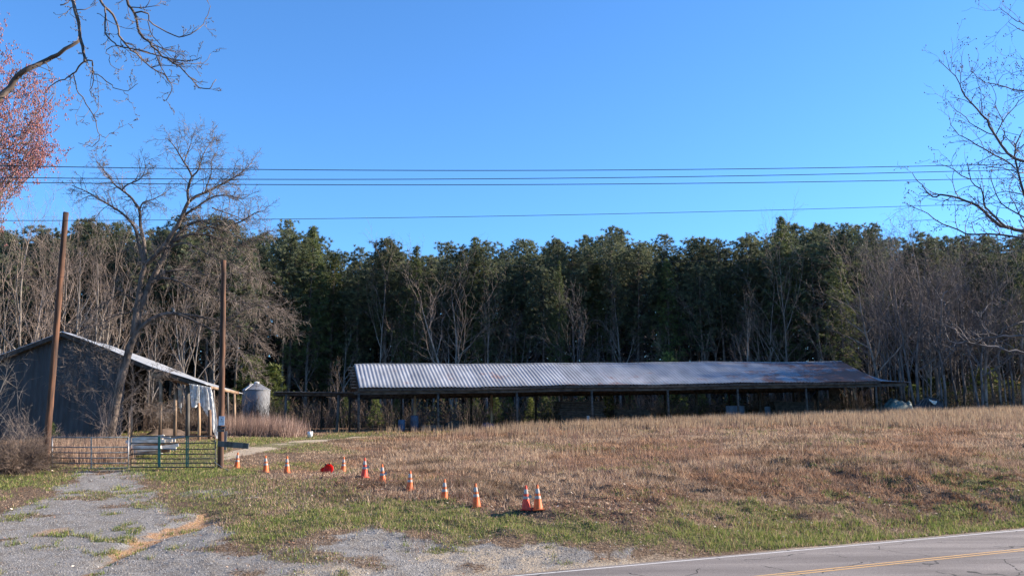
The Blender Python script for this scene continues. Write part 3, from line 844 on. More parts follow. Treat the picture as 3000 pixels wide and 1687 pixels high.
def grow(R, p, d, L, r, lev, cfg, out, ends=None):
    c = cfg[lev]
    n = c['n']; st = L / n
    p = Vector(p); d = Vector(d).normalized()
    last = lev == len(cfg) - 1
    r_end = r * c.get('taper', .25)
    for i in range(n):
        t = (i + 1) / n
        d = (d + rnd_perp(R, d) * c['wig'] + Vector((0, 0, 1)) * c.get('up', 0)).normalized()
        q = p + d * st * R.uniform(.8, 1.2)
        ra = r + (r_end - r) * (i / n); rb = r + (r_end - r) * t
        out.append((p.x, p.y, p.z, ra, q.x, q.y, q.z, rb))
        if not last and t > c.get('start', .2):
            for _ in range(c['kids'] if isinstance(c['kids'], int) else (int(c['kids']) + (R.random() < c['kids'] % 1))):
                ang = rad(R.uniform(*c['ang']))
                cd = (d * math.cos(ang) + rnd_perp(R, d) * math.sin(ang)).normalized()
                cl = L * R.uniform(*c['len']) * (1 - c.get('fall', .5) * t)
                grow(R, q, cd, cl, max(min(rb * c.get('rk', .6), rb), cfg[lev + 1].get('rmin', .004)), lev + 1, cfg, out, ends)
        p = q
    if ends is not None and last: ends.append((p.x, p.y, p.z))

def tree_meshes(segs, thick=.035):
    big = [s for s in segs if s[3] > thick]; small = [s for s in segs if s[3] <= thick]
    return big, small

def finish_tree(root, segs, bark, twig, thick=.035):
    big, small = tree_meshes(segs, thick)
    # a little overlap at the joints of the thick limbs
    V, Fq = segs_mesh([(s[0], s[1], s[2], s[3], s[4] + (s[4] - s[0]) * .06, s[5] + (s[5] - s[1]) * .06, s[6] + (s[6] - s[2]) * .06, s[7]) for s in big], 7)
    b = base_of(root)
    np_mesh('trunk', V, Fq, bark, root, smooth_=True)
    V, Fq = segs_mesh(small, 3)
    np_mesh('crown', V, Fq, twig, root)

def make_pine(seed, H, cf, Rm, name='pine_tree', clump=.38, nbr=95, tuft=15, cols=None, bare=True, trunk_r=.17):
    R = random.Random(seed)
    root = empty(name, (0, 0, 0))
    segs = []
    lean = Vector((R.uniform(-.02, .02), R.uniform(-.02, .02), 1)).normalized()
    p = Vector((0, 0, -.3)); n = 9
    pts = [p.copy()]
    for i in range(n):
        d = (lean + rnd_perp(R, lean) * .02).normalized(); q = p + d * (H + .3) / n
        segs.append((p.x, p.y, p.z, trunk_r * (1 - .85 * i / n), q.x, q.y, q.z, trunk_r * (1 - .85 * (i + 1) / n))); p = q; pts.append(q.copy())
    def tp(z):
        t = (z + .3) / (H + .3) * n; i = max(0, min(n - 1, int(t))); return pts[i].lerp(pts[i + 1], t - i)
    if bare:
        for _ in range(22):
            z = R.uniform(.22, cf + .1) * H; a = R.uniform(0, 6.28); L = R.uniform(.4, 1.6)
            b0 = tp(z); q = b0 + Vector((math.cos(a) * L, math.sin(a) * L, R.uniform(-.35, .35)))
            segs.append((b0.x, b0.y, b0.z, .022, q.x, q.y, q.z, .006))
    cent = []; outw = []
    bias = R.uniform(0, 6.28)
    for i in range(nbr):
        t = (i + R.random()) / nbr
        z = H * (cf + (1 - cf) * t)
        prof = (1 - t ** 3.0) ** .6 * (.40 + .7 * min(1, t * 2.2)) if cf > .3 else (1 - t) ** .8 * (.7 + .3 * min(1, t * 4))
        a = i * 2.4 + R.uniform(-.5, .5)
        L = Rm * prof * R.uniform(.55, 1.12) * (1 + .18 * math.cos(a - bias)) + .15
        if R.random() < .10 and t < .5: continue
        b0 = tp(z); rise = R.uniform(.05, .5) + .6 * t
        dirv = Vector((math.cos(a), math.sin(a), rise)).normalized()
        mid = b0 + dirv * L * .5 + Vector((0, 0, -.05 * L)); end = b0 + dirv * L
        rr = .012 + .02 * (1 - t)
        segs.append((b0.x, b0.y, b0.z, rr, mid.x, mid.y, mid.z, rr * .7)); segs.append((mid.x, mid.y, mid.z, rr * .7, end.x, end.y, end.z, rr * .3))
        m = max(3, int(L * 3.6 / (clump / .38)))
        for j in range(m):
            u = .42 + .58 * (j + R.random()) / m
            c = b0.lerp(end, u) + Vector((R.gauss(0, .22), R.gauss(0, .22), R.gauss(0, .14))) * (L * .42 + .35)
            cent.append(c); outw.append((dirv + Vector((0, 0, .5))).normalized())
    cent.append(tp(H)); outw.append(Vector((0, 0, 1)))
    C = np.array([tuple(c) for c in cent]); O = np.array([tuple(o) for o in outw])
    r2 = np.random.RandomState(seed + 5)
    m = len(C)
    C = np.repeat(C, tuft, 0); O = np.repeat(O, tuft, 0); N = len(C)
    D = r2.normal(0, 1, (N, 3)); D /= np.linalg.norm(D, axis=1, keepdims=True)
    D = D + O * .75; D /= np.linalg.norm(D, axis=1, keepdims=True)
    P = r2.normal(0, 1, (N, 3)); P = np.cross(D, P); P /= np.linalg.norm(P, axis=1, keepdims=True)
    ln = clump * r2.uniform(.6, 1.15, (N, 1)); wd = clump * r2.uniform(.12, .22, (N, 1))
    B = C + D * ln * .1
    V = np.stack([B - P * wd * .5, B + P * wd * .5, B + D * ln], 1).reshape(-1, 3)
    cc = np.array(cols or [(.085, .105, .062), (.115, .135, .072), (.056, .076, .052), (.155, .165, .085)])
    ci = cc[r2.randint(0, len(cc), m)] * r2.uniform(.75, 1.25, (m, 1))
    Cl = np.repeat(np.repeat(ci, tuft, 0) * r2.uniform(.85, 1.15, (N, 1)), 3, 0)
    np_mesh('crown', V, np.arange(N * 3).reshape(N, 3), M['needles'], root, colr=Cl)
    V, Fq = segs_mesh(segs, 6)
    np_mesh('trunk', V, Fq, M['bark_pine'], root, smooth_=True)
    return root

def place(proto, used, x, y, s, rz, label, cat, group, zs=None, dz=0.0):
    o = proto if not used.get(proto.name) else copy_tree(proto)
    used[proto.name] = True
    o.location = (x, y, float(gz(x, y)) + dz); o.rotation_euler = (0, 0, rz); o.scale = (s, s, zs or s)
    return tag(o, label, cat, group)
used = {}
R = random.Random(11)

# ---------------------------------------------------------------- pine wood behind the sheds
sky_px = np.array([-400, 0, 45, 120, 210, 370, 450, 550, 600, 680, 705, 765, 820, 890, 960, 1010, 1060, 1100, 1190, 1240, 1320, 1370, 1430, 1490, 1545, 1600, 1660, 1700, 1760, 1810, 1870, 1920, 1990, 2060, 2130, 2225, 2270, 2330, 2430, 2500, 2600, 3000]) * S
sky_row = np.array([580, 560, 555, 590, 553, 562, 560, 548, 562, 575, 566, 576, 626, 622, 606, 616, 625, 613, 625, 622, 606, 601, 599, 606, 580, 591, 608, 601, 591, 600, 613, 590, 555, 563, 573, 571, 592, 600, 577, 600, 600, 590]) * S
pines = [make_pine(100 + i, 20, R.uniform(.36, .54), R.uniform(2.3, 3.2), nbr=R.randint(95, 125), clump=.31, tuft=23) for i in range(9)]
big_pines = [make_pine(200 + i, 20, R.uniform(.16, .3), R.uniform(3.0, 3.6), nbr=150, clump=.31, tuft=22, cols=[(.075, .10, .036), (.10, .125, .045), (.055, .08, .034), (.13, .15, .055)]) for i in range(3)]
def pine_height_for(px, row, Y, x):
    X0, _, Z = W(px, row, Y); return Z - float(gz(X0, Y))
def zone(px):
    for lim, t in ((260, 'behind the barn and the leaning pole'), (660, 'behind the big spreading leafless tree'), (900, 'behind the grain bin'), (1250, 'over the left end of the long roof'),
                   (1600, 'over the left middle of the long roof'), (1950, 'over the middle of the long roof'), (2300, 'over the right middle of the long roof'), (2560, 'over the right end of the long roof')):
        if px < lim: return t
    return 'right of the long shed'
ORD = ['first', 'second', 'third', 'fourth', 'fifth', 'sixth', 'seventh', 'eighth', 'ninth', 'tenth', 'eleventh', 'twelfth', 'thirteenth', 'fourteenth', 'fifteenth', 'sixteenth']
_oc = {}
def nth(key):
    _oc[key] = _oc.get(key, 0) + 1
    return ORD[_oc[key] - 1]
def pine_label(px, ri):
    if ri == 0: return nth('pine' + zone(px)) + ' front rank pine from the left, ' + zone(px)
    return ('front rank pine of the wood ', 'second rank pine of the wood ', 'pine on the skyline ', 'pine deep in the wood ')[min(ri, 3)] + zone(px)
cnt = 0
rows = [(91, 3.3, 18), (95, 3.4, 4), (99, 3.5, 0), (104, 3.9, -4), (110, 4.4, 10), (118, 5, 25), (128, 5.6, 40)]
front_lab = 'tall dark green pine in the dense wood behind the long metal roofed shed'
for ri, (Yr, sp, drop) in enumerate(rows):
    half = .60 * Yr + 3
    x = -half + R.random() * sp
    while x < half:
        y = Yr + R.uniform(-1.8, 1.8) + .03 * x
        px, _ = proj(x, y, CZ)
        if px < 820: y -= 8 if ri < 3 else 3
        if not (px > 2560 and ri < 1):
            row = float(np.interp(px, sky_px, sky_row)) + drop + 14 + R.uniform(-22, 48) * (1.4 if ri == 0 else 1)
            if px < 800 and ri == 0: row += 40
            H = pine_height_for(px, row, y, x)
            pr = R.choice(pines) if not (ri <= 1 and R.random() < .18) else R.choice(big_pines)
            s = H / 20.0
            place(pr, used, x, y, R.uniform(.95, 1.32) * s ** .6, R.uniform(0, 6.28), pine_label(px, ri), 'pine tree', 'tall pines of the wood behind the sheds', zs=s)
            cnt += 1
        x += sp * R.uniform(.75, 1.3)
# individually recognisable pines
for px, row, Y, w, kind, lab in [
        (822, 655, 88, .8, 0, 'slender pointed pine on the skyline just right of the big leafless tree'),
        (893, 668, 89, 1.15, 1, 'broad rounded pine at the left end of the clear skyline'),
        (1118, 708, 90, 1.0, 0, 'full crowned pine rising over the left end of the long roof'),
        (1208, 726, 88, .95, 1, 'pine with sunlit right side between the two pale bare trees'),
        (1390, 702, 91, 1.0, 1, 'broad pine directly behind the widest pale bare tree'),
        (1640, 770, 88, .62, 1, 'shorter yellow green pine standing out before the dark middle of the wood'),
        (1803, 672, 92, .7, 0, 'narrow pine poking above the middle of the skyline'),
        (2318, 642, 92, 1.1, 1, 'tallest pine at the peak of the skyline right of centre'),
        (2480, 755, 87, 1.25, 1, 'large sunlit pine standing over the right end of the long roof'),
        (2600, 662, 92, .85, 0, 'spiky topped pine on the skyline right of the long shed')]:
    H = pine_height_for(px, row, Y, 0); p = gpt(px, Y)
    pr = big_pines[int(px) % 3] if kind else pines[int(px) % 9]
    place(pr, used, p.x, p.y, w * H / 20, R.uniform(0, 6), lab, 'pine tree', None, zs=H / 20)
    cnt += 1
for i, (x, y, H) in enumerate([(49, 80, 15), (52.5, 82.5, 17), (56, 79, 16), (60, 84, 18), (51, 86, 18)]):  # pines added past the right edge so their shadows reach the roof
    place(big_pines[i % 3], used, x, y, 1.0, R.uniform(0, 6), 'pine added past the right edge to shade the long roof', 'pine tree', 'pines at the right edge', zs=H / 20)
print('pines', cnt)

# young evergreens
YC = [(.085, .12, .034), (.12, .155, .042), (.16, .19, .06), (.06, .09, .03)]
young = [make_pine(300 + i, 4.0, .06, R.uniform(1.0, 1.3), 'young_pine', .26, 75, 13, YC, False, .05) for i in range(3)]
for px, row, Y, lab in [
        (1385, 1140, 82, None), (1100, 1160, 80, None), (1452, 1155, 80, 'round bright green young pine seen through the second bay of the shed'),
        (1490, 1150, 83, None), (1555, 1168, 79, None), (1598, 1160, 82, None), (1625, 1150, 84, None),
        (1782, 1144, 80, 'slim pale green young pine behind the fourth bay of the shed'), (1700, 1150, 84, None), (1845, 1150, 86, None),
        (1980, 1150, 86, None), (2060, 1152, 85, None), (1962, 1040, 86, 'young pine whose pale tip shows above the middle of the long ridge'),
        (2140, 1160, 86, None), (1010, 1165, 82, None), (1160, 1170, 84, None)]:
    H = pine_height_for(px, row, Y, 0); p = gpt(px, Y)
    place(R.choice(young), used, p.x, p.y, (H / 4) ** .7, R.uniform(0, 6), lab or 'small young pine growing under the edge of the wood behind the shed', 'young pine', None if lab else 'young pines behind the shed', zs=H / 4)
for px, row, Y, w, lab in [(728, 1050, 80, 2.6, 'bushy bright green cedar rising behind the grain bin'),
                           (788, 1075, 81, 2.1, 'rounder green cedar just right of the grain bin'),
                           (145, 1245, 47, .35, 'little green cedar seedling by the barn wall left of the gate'),
                           (2745, 1110, 86, 2.2, 'leafy green bush beneath the leafless trees right of the collapsed roof'),
                           (2890, 1085, 90, 2.4, 'wide green bush right of the thick dark trunk'),
                           (2680, 1130, 88, 1.6, 'low green bush just behind the collapsed roof'),
                           (2965, 1120, 88, 1.9, 'dark green bush at the right edge of the field')]:
    H = max(.8, pine_height_for(px, row, Y, 0)); p = gpt(px, Y)
    if px == 145: H = 1.1
    place(R.choice(young), used, p.x, p.y, w, R.uniform(0, 6), lab, 'bush', None, zs=H / 4)

# leafless trees at the wood's edge
def make_bare(seed, H, stems, bark, twig, spread=(24, 52), name='bare_tree', r=.14, dens=.9, start=.25):
    R = random.Random(seed); root = empty(name, (0, 0, 0)); segs = []
    cfg = [dict(n=11, wig=.075, up=.07, kids=1.05 * dens, start=start, ang=spread, len=(.34, .62), fall=.42, rk=.62, taper=.12),
           dict(n=6, wig=.17, up=.09, kids=1.35, start=.2, ang=(22, 55), len=(.35, .62), fall=.3, rk=.55, taper=.25, rmin=.014),
           dict(n=4, wig=.22, up=.07, kids=1.1, start=.2, ang=(22, 60), len=(.4, .7), fall=.3, rk=.6, taper=.4, rmin=.009),
           dict(n=3, wig=.25, up=.05, kids=0, ang=(0, 0), len=(0, 0), taper=.5, rmin=.006)]
    for s_ in range(stems):
        a = R.uniform(0, 6.28); t = R.uniform(.06, .24) if stems > 1 else .03
        grow(R, (math.cos(a) * .12 * (stems > 1), math.sin(a) * .12 * (stems > 1), -.2), (math.cos(a) * t, math.sin(a) * t, 1), H * R.uniform(.8, 1), r * R.uniform(.7, 1.0), 0, cfg, segs)
    finish_tree(root, segs, bark, twig, .03)
    return root
bares = [make_bare(400, 12, 1, M['bark_pale'], M['twig'], r=.17), make_bare(401, 12, 3, M['bark_pale'], M['twig']), make_bare(402, 12, 2, M['bark_pale'], M['twig'], r=.12),
         make_bare(403, 12, 1, M['bark_brown'], M['twig'], (25, 55), r=.13, dens=1.2), make_bare(404, 12, 2, M['bark_dark'], M['twig_dark'], (25, 60), r=.12, dens=1.2),
         make_bare(405, 12, 1, M['bark_pale'], M['twig'], (20, 42), r=.13)]
named = [
    (1345, 785, 87, 1.15, 2, 'widest pale leafless tree standing before the pines behind the long roof'),
    (1118, 785, 88, .8, 5, 'slim pale leafless tree over the left part of the long roof'),
    (1222, 765, 89, .8, 0, 'tall thin leafless tree just left of the widest pale one'),
    (2192, 885, 86, .75, 0, 'small pale leafless tree whose trunk rises from behind the right half of the ridge'),
    (2306, 715, 90, .8, 5, 'tall grey leafless tree right of the small pale one'),
    (2255, 760, 91, .8, 2, 'forked grey leafless tree in front of the tallest pines'),
    (2730, 655, 91, 1.0, 0, 'fine twigged leafless tree whose top shows against the sky right of the spiky pine'),
    (2815, 760, 82, 1.3, 4, 'leafless tree with the thick dark trunk right of the collapsed roof'),
    (2560, 800, 88, .9, 3, 'leafless tree standing over the low right tip of the long roof'),
    (2460, 920, 88, .6, 3, 'small reddish leafless tree behind the right end of the ridge'),
    (60, 690, 74, 1.0, 1, 'many stemmed pale leafless tree behind the left slope of the barn'),
    (275, 700, 76, .8, 0, 'straight pale leafless tree just right of the leaning pole top'),
    (305, 720, 78, .8, 5, 'slim pale leafless tree left of the big leaning trunk'),
    (985, 1078, 79, .55, 3, 'small russet leafless sapling at the left end of the long roof')]
for px, row, Y, w, k, lab in named:
    H = pine_height_for(px, row, Y, 0); p = gpt(px, Y)
    place(bares[k], used, p.x, p.y, w * (H / 12) ** .8, R.uniform(0, 6), lab, 'bare tree', None, zs=H / 12)
nb = 0
def scatter_bare(n, x0, x1, Y0, Y1, r0, r1, ks, lab, grp):
    global nb
    for i in range(n):
        px = x0 + (x1 - x0) * (i + R.random()) / n; Y = R.uniform(Y0, Y1)
        H = pine_height_for(px, R.uniform(r0, r1), Y, 0); p = gpt(px, Y)
        place(bares[R.choice(ks)], used, p.x, p.y, R.uniform(.7, 1.0) * (H / 12) ** .8, R.uniform(0, 6), (lambda zz: nth(lab + zz) + ' ' + lab + ' from the left, ' + zz)(zone(px) if px < 2560 else 'near the collapsed roof' if px < 2750 else 'around the thick dark trunk' if px < 2880 else 'at the right edge'), 'bare tree', grp, zs=H / 12); nb += 1
scatter_bare(7, -60, 240, 66, 80, 640, 820, [0, 3, 2, 3], 'pale leafless grove tree', 'leafless trees behind the barn')
scatter_bare(6, 240, 700, 72, 82, 720, 950, [0, 3, 2, 1], 'leafless grove tree', 'leafless trees right of the barn')
scatter_bare(30, 2500, 3100, 79, 94, 700, 980, [3, 4, 4, 3, 4], 'grey leafless thicket tree', 'leafless trees right of the long shed')
scatter_bare(24, 800, 2500, 86, 93, 850, 1020, [3, 0, 5, 4], 'thin leafless understorey tree', 'leafless understorey trees before the pines')
for i in range(9):
    x = 33.5 + i * 1.5 + R.uniform(-.5, .5); y = 78.5 + R.uniform(-1, 4.5); H = R.uniform(12, 16)
    place(bares[[3, 4][i % 2]], used, x, y, 1.25 * (H / 12) ** .8, R.uniform(0, 6), ORD[i] + ' from the left of the dark leafless trees just right of the long roof', 'bare tree', 'dark leafless trees right of the roof', zs=H / 12)
print('bare', nb)

# underbrush at the foot of the wood
n = 9000
rb = np.random.RandomState(3)
Yb = rb.uniform(80, 98, n) ; Xb = rb.uniform(-1, 1, n) * (.6 * Yb + 3)
pxb = 1500 + 2633 * Xb / Yb
Yb = np.where(pxb < 830, Yb - 14, Yb); Xb = (pxb - 1500) / 2633 * Yb
kk = ~((np.abs(Xb - gpt(745, 74).x) < 2) & (np.abs(Yb - 74) < 2.5)); Xb, Yb = Xb[kk], Yb[kk]; n = len(Xb)
Zb = gz(Xb, Yb)
seg = []
hb = rb.uniform(.6, 2.6, n) * (.5 + .9 * vnoise(Xb * .3, Yb * .3, 61))
for rep in range(3):
    a = rb.uniform(0, 6.28, n); l = rb.uniform(.1, .7, n) * hb
    x1 = Xb + np.cos(a) * l * .5; y1 = Yb + np.sin(a) * l * .5; z1 = Zb + hb * .6
    a2 = a + rb.normal(0, .8, n)
    x2 = x1 + np.cos(a2) * l * .7; y2 = y1 + np.sin(a2) * l * .7; z2 = Zb + hb * rb.uniform(.7, 1.1, n)
    r0 = np.full(n, .014)
    seg.append(np.stack([Xb, Yb, Zb, r0, x1, y1, z1, r0 * .7], 1)); seg.append(np.stack([x1, y1, z1, r0 * .7, x2, y2, z2, r0 * .4], 1))
V, Fq = segs_mesh(np.concatenate(seg), 3)
tag(np_mesh('underbrush', V, Fq, M['brush']), 'brown leafless brush and saplings along the foot of the wood', 'brush', kind='stuff')
# leafy low shrubs, brownish evergreen foliage behind the shed
n = 60000
Yc = rb.uniform(79, 95, n); Xc = rb.uniform(-1, 1, n) * (.6 * Yc + 2)
pxb = 1500 + 2633 * Xc / Yc
Yc = np.where(pxb < 700, Yc - 4, Yc); Xc = (pxb - 1500) / 2633 * Yc
m_ = vnoise(Xc * .35, Yc * .35, 71) * .6 + vnoise(Xc * 1.1, Yc * 1.1, 72) * .4
kk = m_ > .46; Xc, Yc, m_ = Xc[kk], Yc[kk], m_[kk]; n = len(Xc)
Zc = gz(Xc, Yc) + rb.rand(n) ** .8 * (m_ - .38) * 9
a = rb.uniform(0, 6.28, n); s = rb.uniform(.06, .14, n)
tz = rb.uniform(-1, 1, (n, 2))
ux = np.stack([np.cos(a), np.sin(a), tz[:, 0]], 1) * s[:, None]; vx = np.stack([-np.sin(a), np.cos(a), tz[:, 1]], 1) * (s * .6)[:, None]
Cn = np.stack([Xc, Yc, Zc], 1)
V4 = np.stack([Cn - ux, Cn + vx, Cn + ux, Cn - vx], 1).reshape(-1, 3)
cc = np.array([(.10, .085, .04), (.07, .085, .035), (.15, .10, .06), (.05, .06, .03)])[rb.randint(0, 4, n)]
tag(np_mesh('low_shrubs', V4, np.arange(n * 4).reshape(n, 4), M['needles'], colr=np.repeat(cc, 4, 0)), 'low leafy shrubs in the shade at the foot of the wood', 'shrubs', kind='stuff')

# the dark interior of the wood: trunks, saplings and shade-grown foliage nobody could count
n = 1500
Xd = rb.uniform(-95, 100, n); Yd = rb.uniform(100, 150, n); Zd = gz(Xd, Yd); Hd = rb.uniform(8, 19, n); rd_ = rb.uniform(.06, .17, n)
tseg = np.stack([Xd, Yd, Zd, rd_, Xd + rb.normal(0, .3, n), Yd, Zd + Hd, rd_ * .5], 1)
V, Fq = segs_mesh(tseg, 5)
n = 240000
Xd = rb.uniform(-110, 116, n); Yd = rb.uniform(101, 168, n)
dn_ = vnoise(Xd * .3, Yd * .3, 81)
Zd = gz(Xd, Yd) + rb.rand(n) ** 1.1 * (12.0 + 4 * dn_)
a = rb.uniform(0, 6.28, n); s_ = rb.uniform(.2, .5, n); tz = rb.uniform(-1, 1, (n, 2))
ux = np.stack([np.cos(a), np.sin(a), tz[:, 0]], 1) * s_[:, None]; vx = np.stack([-np.sin(a), np.cos(a), tz[:, 1]], 1) * (s_ * .5)[:, None]
Cn = np.stack([Xd, Yd, Zd], 1)
V4 = np.stack([Cn - ux, Cn + vx, Cn + ux, Cn - vx], 1).reshape(-1, 3)
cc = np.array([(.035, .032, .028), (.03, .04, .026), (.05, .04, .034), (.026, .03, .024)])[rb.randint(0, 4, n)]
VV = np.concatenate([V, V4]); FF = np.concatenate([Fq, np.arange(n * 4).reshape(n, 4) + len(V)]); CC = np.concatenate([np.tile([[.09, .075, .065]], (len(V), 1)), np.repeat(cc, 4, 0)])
pass
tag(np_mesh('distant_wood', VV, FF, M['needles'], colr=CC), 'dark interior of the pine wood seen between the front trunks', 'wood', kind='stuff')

# ---------------------------------------------------------------- the big leaning leafless tree (limbs follow the photo's tree, in its own plane with depth)
BT = gpt(327, 46); BTY = 46.0
bt = empty('bare_tree', BT, 'big spreading leafless tree with a leaning forked trunk between the two poles', 'bare tree')
def C2(pts, ox, oy, k): return [(ox + x / k, oy + y / k) for x, y in pts]
a1 = lambda *p: C2(p, 0, 350, 1.932)
limbs = [  # (points, r0, r1, depth drift, child density, droop)
    (([(318, 1285), (330, 1230), (340, 1180), (352, 1120), (366, 1070)] + a1((735, 1290), (760, 1230), (785, 1180))), .29, .25, 0, 0, 0),
    (a1((775, 1190), (785, 1100), (800, 1060), (850, 930), (875, 880), (900, 830), (940, 750), (965, 715)), .24, .17, .3, .3, 0),
    (a1((755, 1230), (768, 1120), (785, 1000), (800, 900), (820, 830)), .22, .16, -.4, .3, 0),
    (a1((820, 830), (800, 760), (780, 680), (765, 620), (740, 580), (690, 530), (620, 485), (560, 450), (510, 420), (470, 400), (410, 375)), .13, .03, -1.2, 1.5, 0),
    (a1((820, 830), (818, 740), (812, 680), (795, 600), (790, 515), (765, 475), (740, 440), (690, 400), (650, 370), (620, 330), (590, 290), (545, 235)), .14, .03, .6, 1.5, 0),
    (a1((790, 515), (810, 470), (860, 455), (910, 430), (950, 400)), .06, .02, 1.0, 1.5, 0),
    (a1((690, 400), (720, 370), (790, 340), (820, 290), (820, 240)), .06, .02, -.8, 1.5, 0),
    (a1((830, 815), (890, 760), (930, 715), (965, 660), (1000, 610), (1020, 570), (1050, 500), (1068, 465)), .16, .13, -.6, .6, 0),
    (a1((1068, 465), (1062, 410), (1075, 350), (1085, 320), (1060, 270), (1040, 240), (1010, 190), (985, 150), (950, 110)), .10, .03, -.6, 1.8, 0),
    (a1((1085, 325), (1120, 290), (1140, 230), (1155, 190), (1180, 150), (1215, 100)), .07, .02, .8, 1.8, 0),
    (a1((1045, 240), (1060, 190), (1080, 140), (1085, 90)), .05, .02, .3, 1.8, 0),
    (a1((1070, 465), (1110, 435), (1160, 415), (1210, 390), (1250, 370), (1290, 350), (1340, 320), (1390, 280), (1420, 250)), .11, .03, 1.0, 1.9, -.01),
    (a1((1160, 415), (1180, 350), (1195, 300), (1200, 230), (1230, 180)), .05, .015, .3, 1.8, 0),
    (a1((1020, 575), (1060, 530), (1110, 500), (1150, 470), (1200, 440), (1280, 430), (1370, 450)), .10, .03, -1.1, 1.9, -.01),
    (a1((1200, 500), (1280, 530), (1360, 560), (1420, 600)), .05, .02, 1.2, 1.9, -.03),
    (a1((965, 715), (985, 680), (1020, 640), (1060, 600)), .14, .10, .4, .5, 0),
    (a1((985, 690), (1060, 655), (1110, 650), (1180, 655), (1250, 680), (1330, 720), (1400, 780), (1450, 850), (1500, 930)), .10, .02, 1.3, 2.0, -.05),
    (a1((1060, 600), (1130, 575), (1200, 590), (1290, 600), (1380, 570), (1440, 530), (1480, 520)), .09, .02, -.8, 1.9, -.02),
    (a1((1100, 650), (1160, 610), (1240, 620), (1340, 660), (1430, 690), (1510, 640)), .07, .02, .2, 1.9, -.03),
    (a1((950, 730), (1040, 700), (1100, 720), (1170, 760), (1240, 800), (1330, 830), (1420, 900)), .07, .02, -1.3, 2.0, -.06),
    (a1((865, 915), (920, 870), (980, 855), (1060, 850), (1130, 870), (1200, 900), (1260, 950), (1340, 1000), (1430, 1060)), .10, .02, 1.2, 1.8, -.06),
    (a1((860, 930), (910, 900), (980, 905), (1060, 940), (1150, 980), (1240, 1005), (1340, 1030), (1460, 1050), (1560, 1090)), .09, .02, -1.0, 1.8, -.06),
    (a1((785, 1190), (830, 1150), (880, 1120), (940, 1100), (1010, 1100), (1080, 1108), (1150, 1120), (1240, 1140), (1340, 1170), (1440, 1230), (1500, 1310)), .17, .03, .8, 1.75, -.06),
    (a1((1010, 1102), (1080, 1130), (1160, 1170), (1230, 1200), (1290, 1210), (1340, 1280), (1390, 1360), (1440, 1420)), .08, .02, -1.2, 1.75, -.07),
    (a1((1240, 1140), (1330, 1110), (1420, 1060), (1500, 1050), (1590, 1080), (1620, 1120)), .06, .02, 1.5, 1.9, -.04),
    (a1((1340, 1170), (1430, 1170), (1520, 1150), (1600, 1160)), .05, .015, .2, 1.9, -.04),
    (a1((780, 1030), (700, 990), (640, 1010), (560, 1060), (500, 1130)), .05, .015, -1, 1.6, -.02),
    (a1((790, 1040), (740, 1090), (650, 1110), (560, 1160), (470, 1180)), .05, .015, 1, 1.6, -.03),
    ([(362, 1095), (330, 1060), (280, 1030), (235, 1040), (200, 1080)], .05, .015, -1, 1.8, -.03),
    ([(350, 1140), (310, 1090), (270, 1020), (240, 960)], .05, .015, -.6, 1.6, 0),
    ([(345, 1160), (300, 1130), (250, 1110), (210, 1120)], .04, .015, -1, 1.8, -.02),
    ([(340, 1200), (400, 1140), (440, 1110), (500, 1090)], .04, .015, .8, 1.8, -.02),
    ([(335, 1230), (390, 1190), (440, 1180), (490, 1200)], .03, .012, .8, 1.8, -.02),
]
Rt = random.Random(77)
bsegs = []; btw = []
tw_cfg = [dict(n=4, wig=.22, kids=1.5, start=.1, ang=(25, 60), len=(.35, .65), fall=.2, rk=.6, taper=.4, rmin=.011),
          dict(n=3, wig=.28, kids=1.35, start=.1, ang=(25, 65), len=(.4, .75), fall=.2, rk=.7, taper=.5, rmin=.009),
          dict(n=2, wig=.3, kids=0, ang=(0, 0), len=(0, 0), taper=.6, rmin=.0075)]
trunkmb = MB()
for pts, r0, r1, drift, dens, droop in limbs:
    W3 = []
    m = len(pts)
    for i, (x, y) in enumerate(pts):
        t = i / (m - 1)
        W3.append(Vector(W(x, y, BTY + drift * t ** 1.2 + (0 if i == 0 else Rt.uniform(-.06, .06)))))
    # subdivide smoothly (Catmull-Rom)
    fine = []
    for i in range(m - 1):
        p0 = W3[max(0, i - 1)]; p1 = W3[i]; p2 = W3[i + 1]; p3 = W3[min(m - 1, i + 2)]
        for q in (0, .33, .66):
            fine.append(.5 * ((2 * p1) + (-p0 + p2) * q + (2 * p0 - 5 * p1 + 4 * p2 - p3) * q * q + (-p0 + 3 * p1 - 3 * p2 + p3) * q ** 3))
    fine.append(W3[-1])
    N = len(fine); r0 *= .84; r1 *= .7
    rr = [r0 + (r1 - r0) * (i / (N - 1)) ** .8 for i in range(N)]
    trunkmb.tube(fine, rr, 9 if r0 > .1 else 6)
    if dens:
        for i in range(1, N):
            seglen = (fine[i] - fine[i - 1]).length
            d = (fine[i] - fine[i - 1]).normalized()
            kf = dens * seglen * 4.0 * (.4 + .9 * i / N)
            for _ in range(int(kf) + (Rt.random() < kf % 1)):
                ang = rad(Rt.uniform(25, 75)); cd = d * math.cos(ang) + rnd_perp(Rt, d) * math.sin(ang)
                cd.z += droop * 4 + .12; cd.normalize()
                cfg = [dict(c, up=droop + .01) for c in tw_cfg]
                grow(Rt, fine[i], cd, Rt.uniform(.6, 1.7) * (1 - .42 * i / N), min(.024, rr[i] * .6), 0, cfg, btw)
trunkmb.build('trunk', M['bark_big'], bt, True)
V, Fq = segs_mesh(btw, 3)
np_mesh('crown', V, Fq, M['twig_big'], bt)
print('big tree twigs', len(btw))

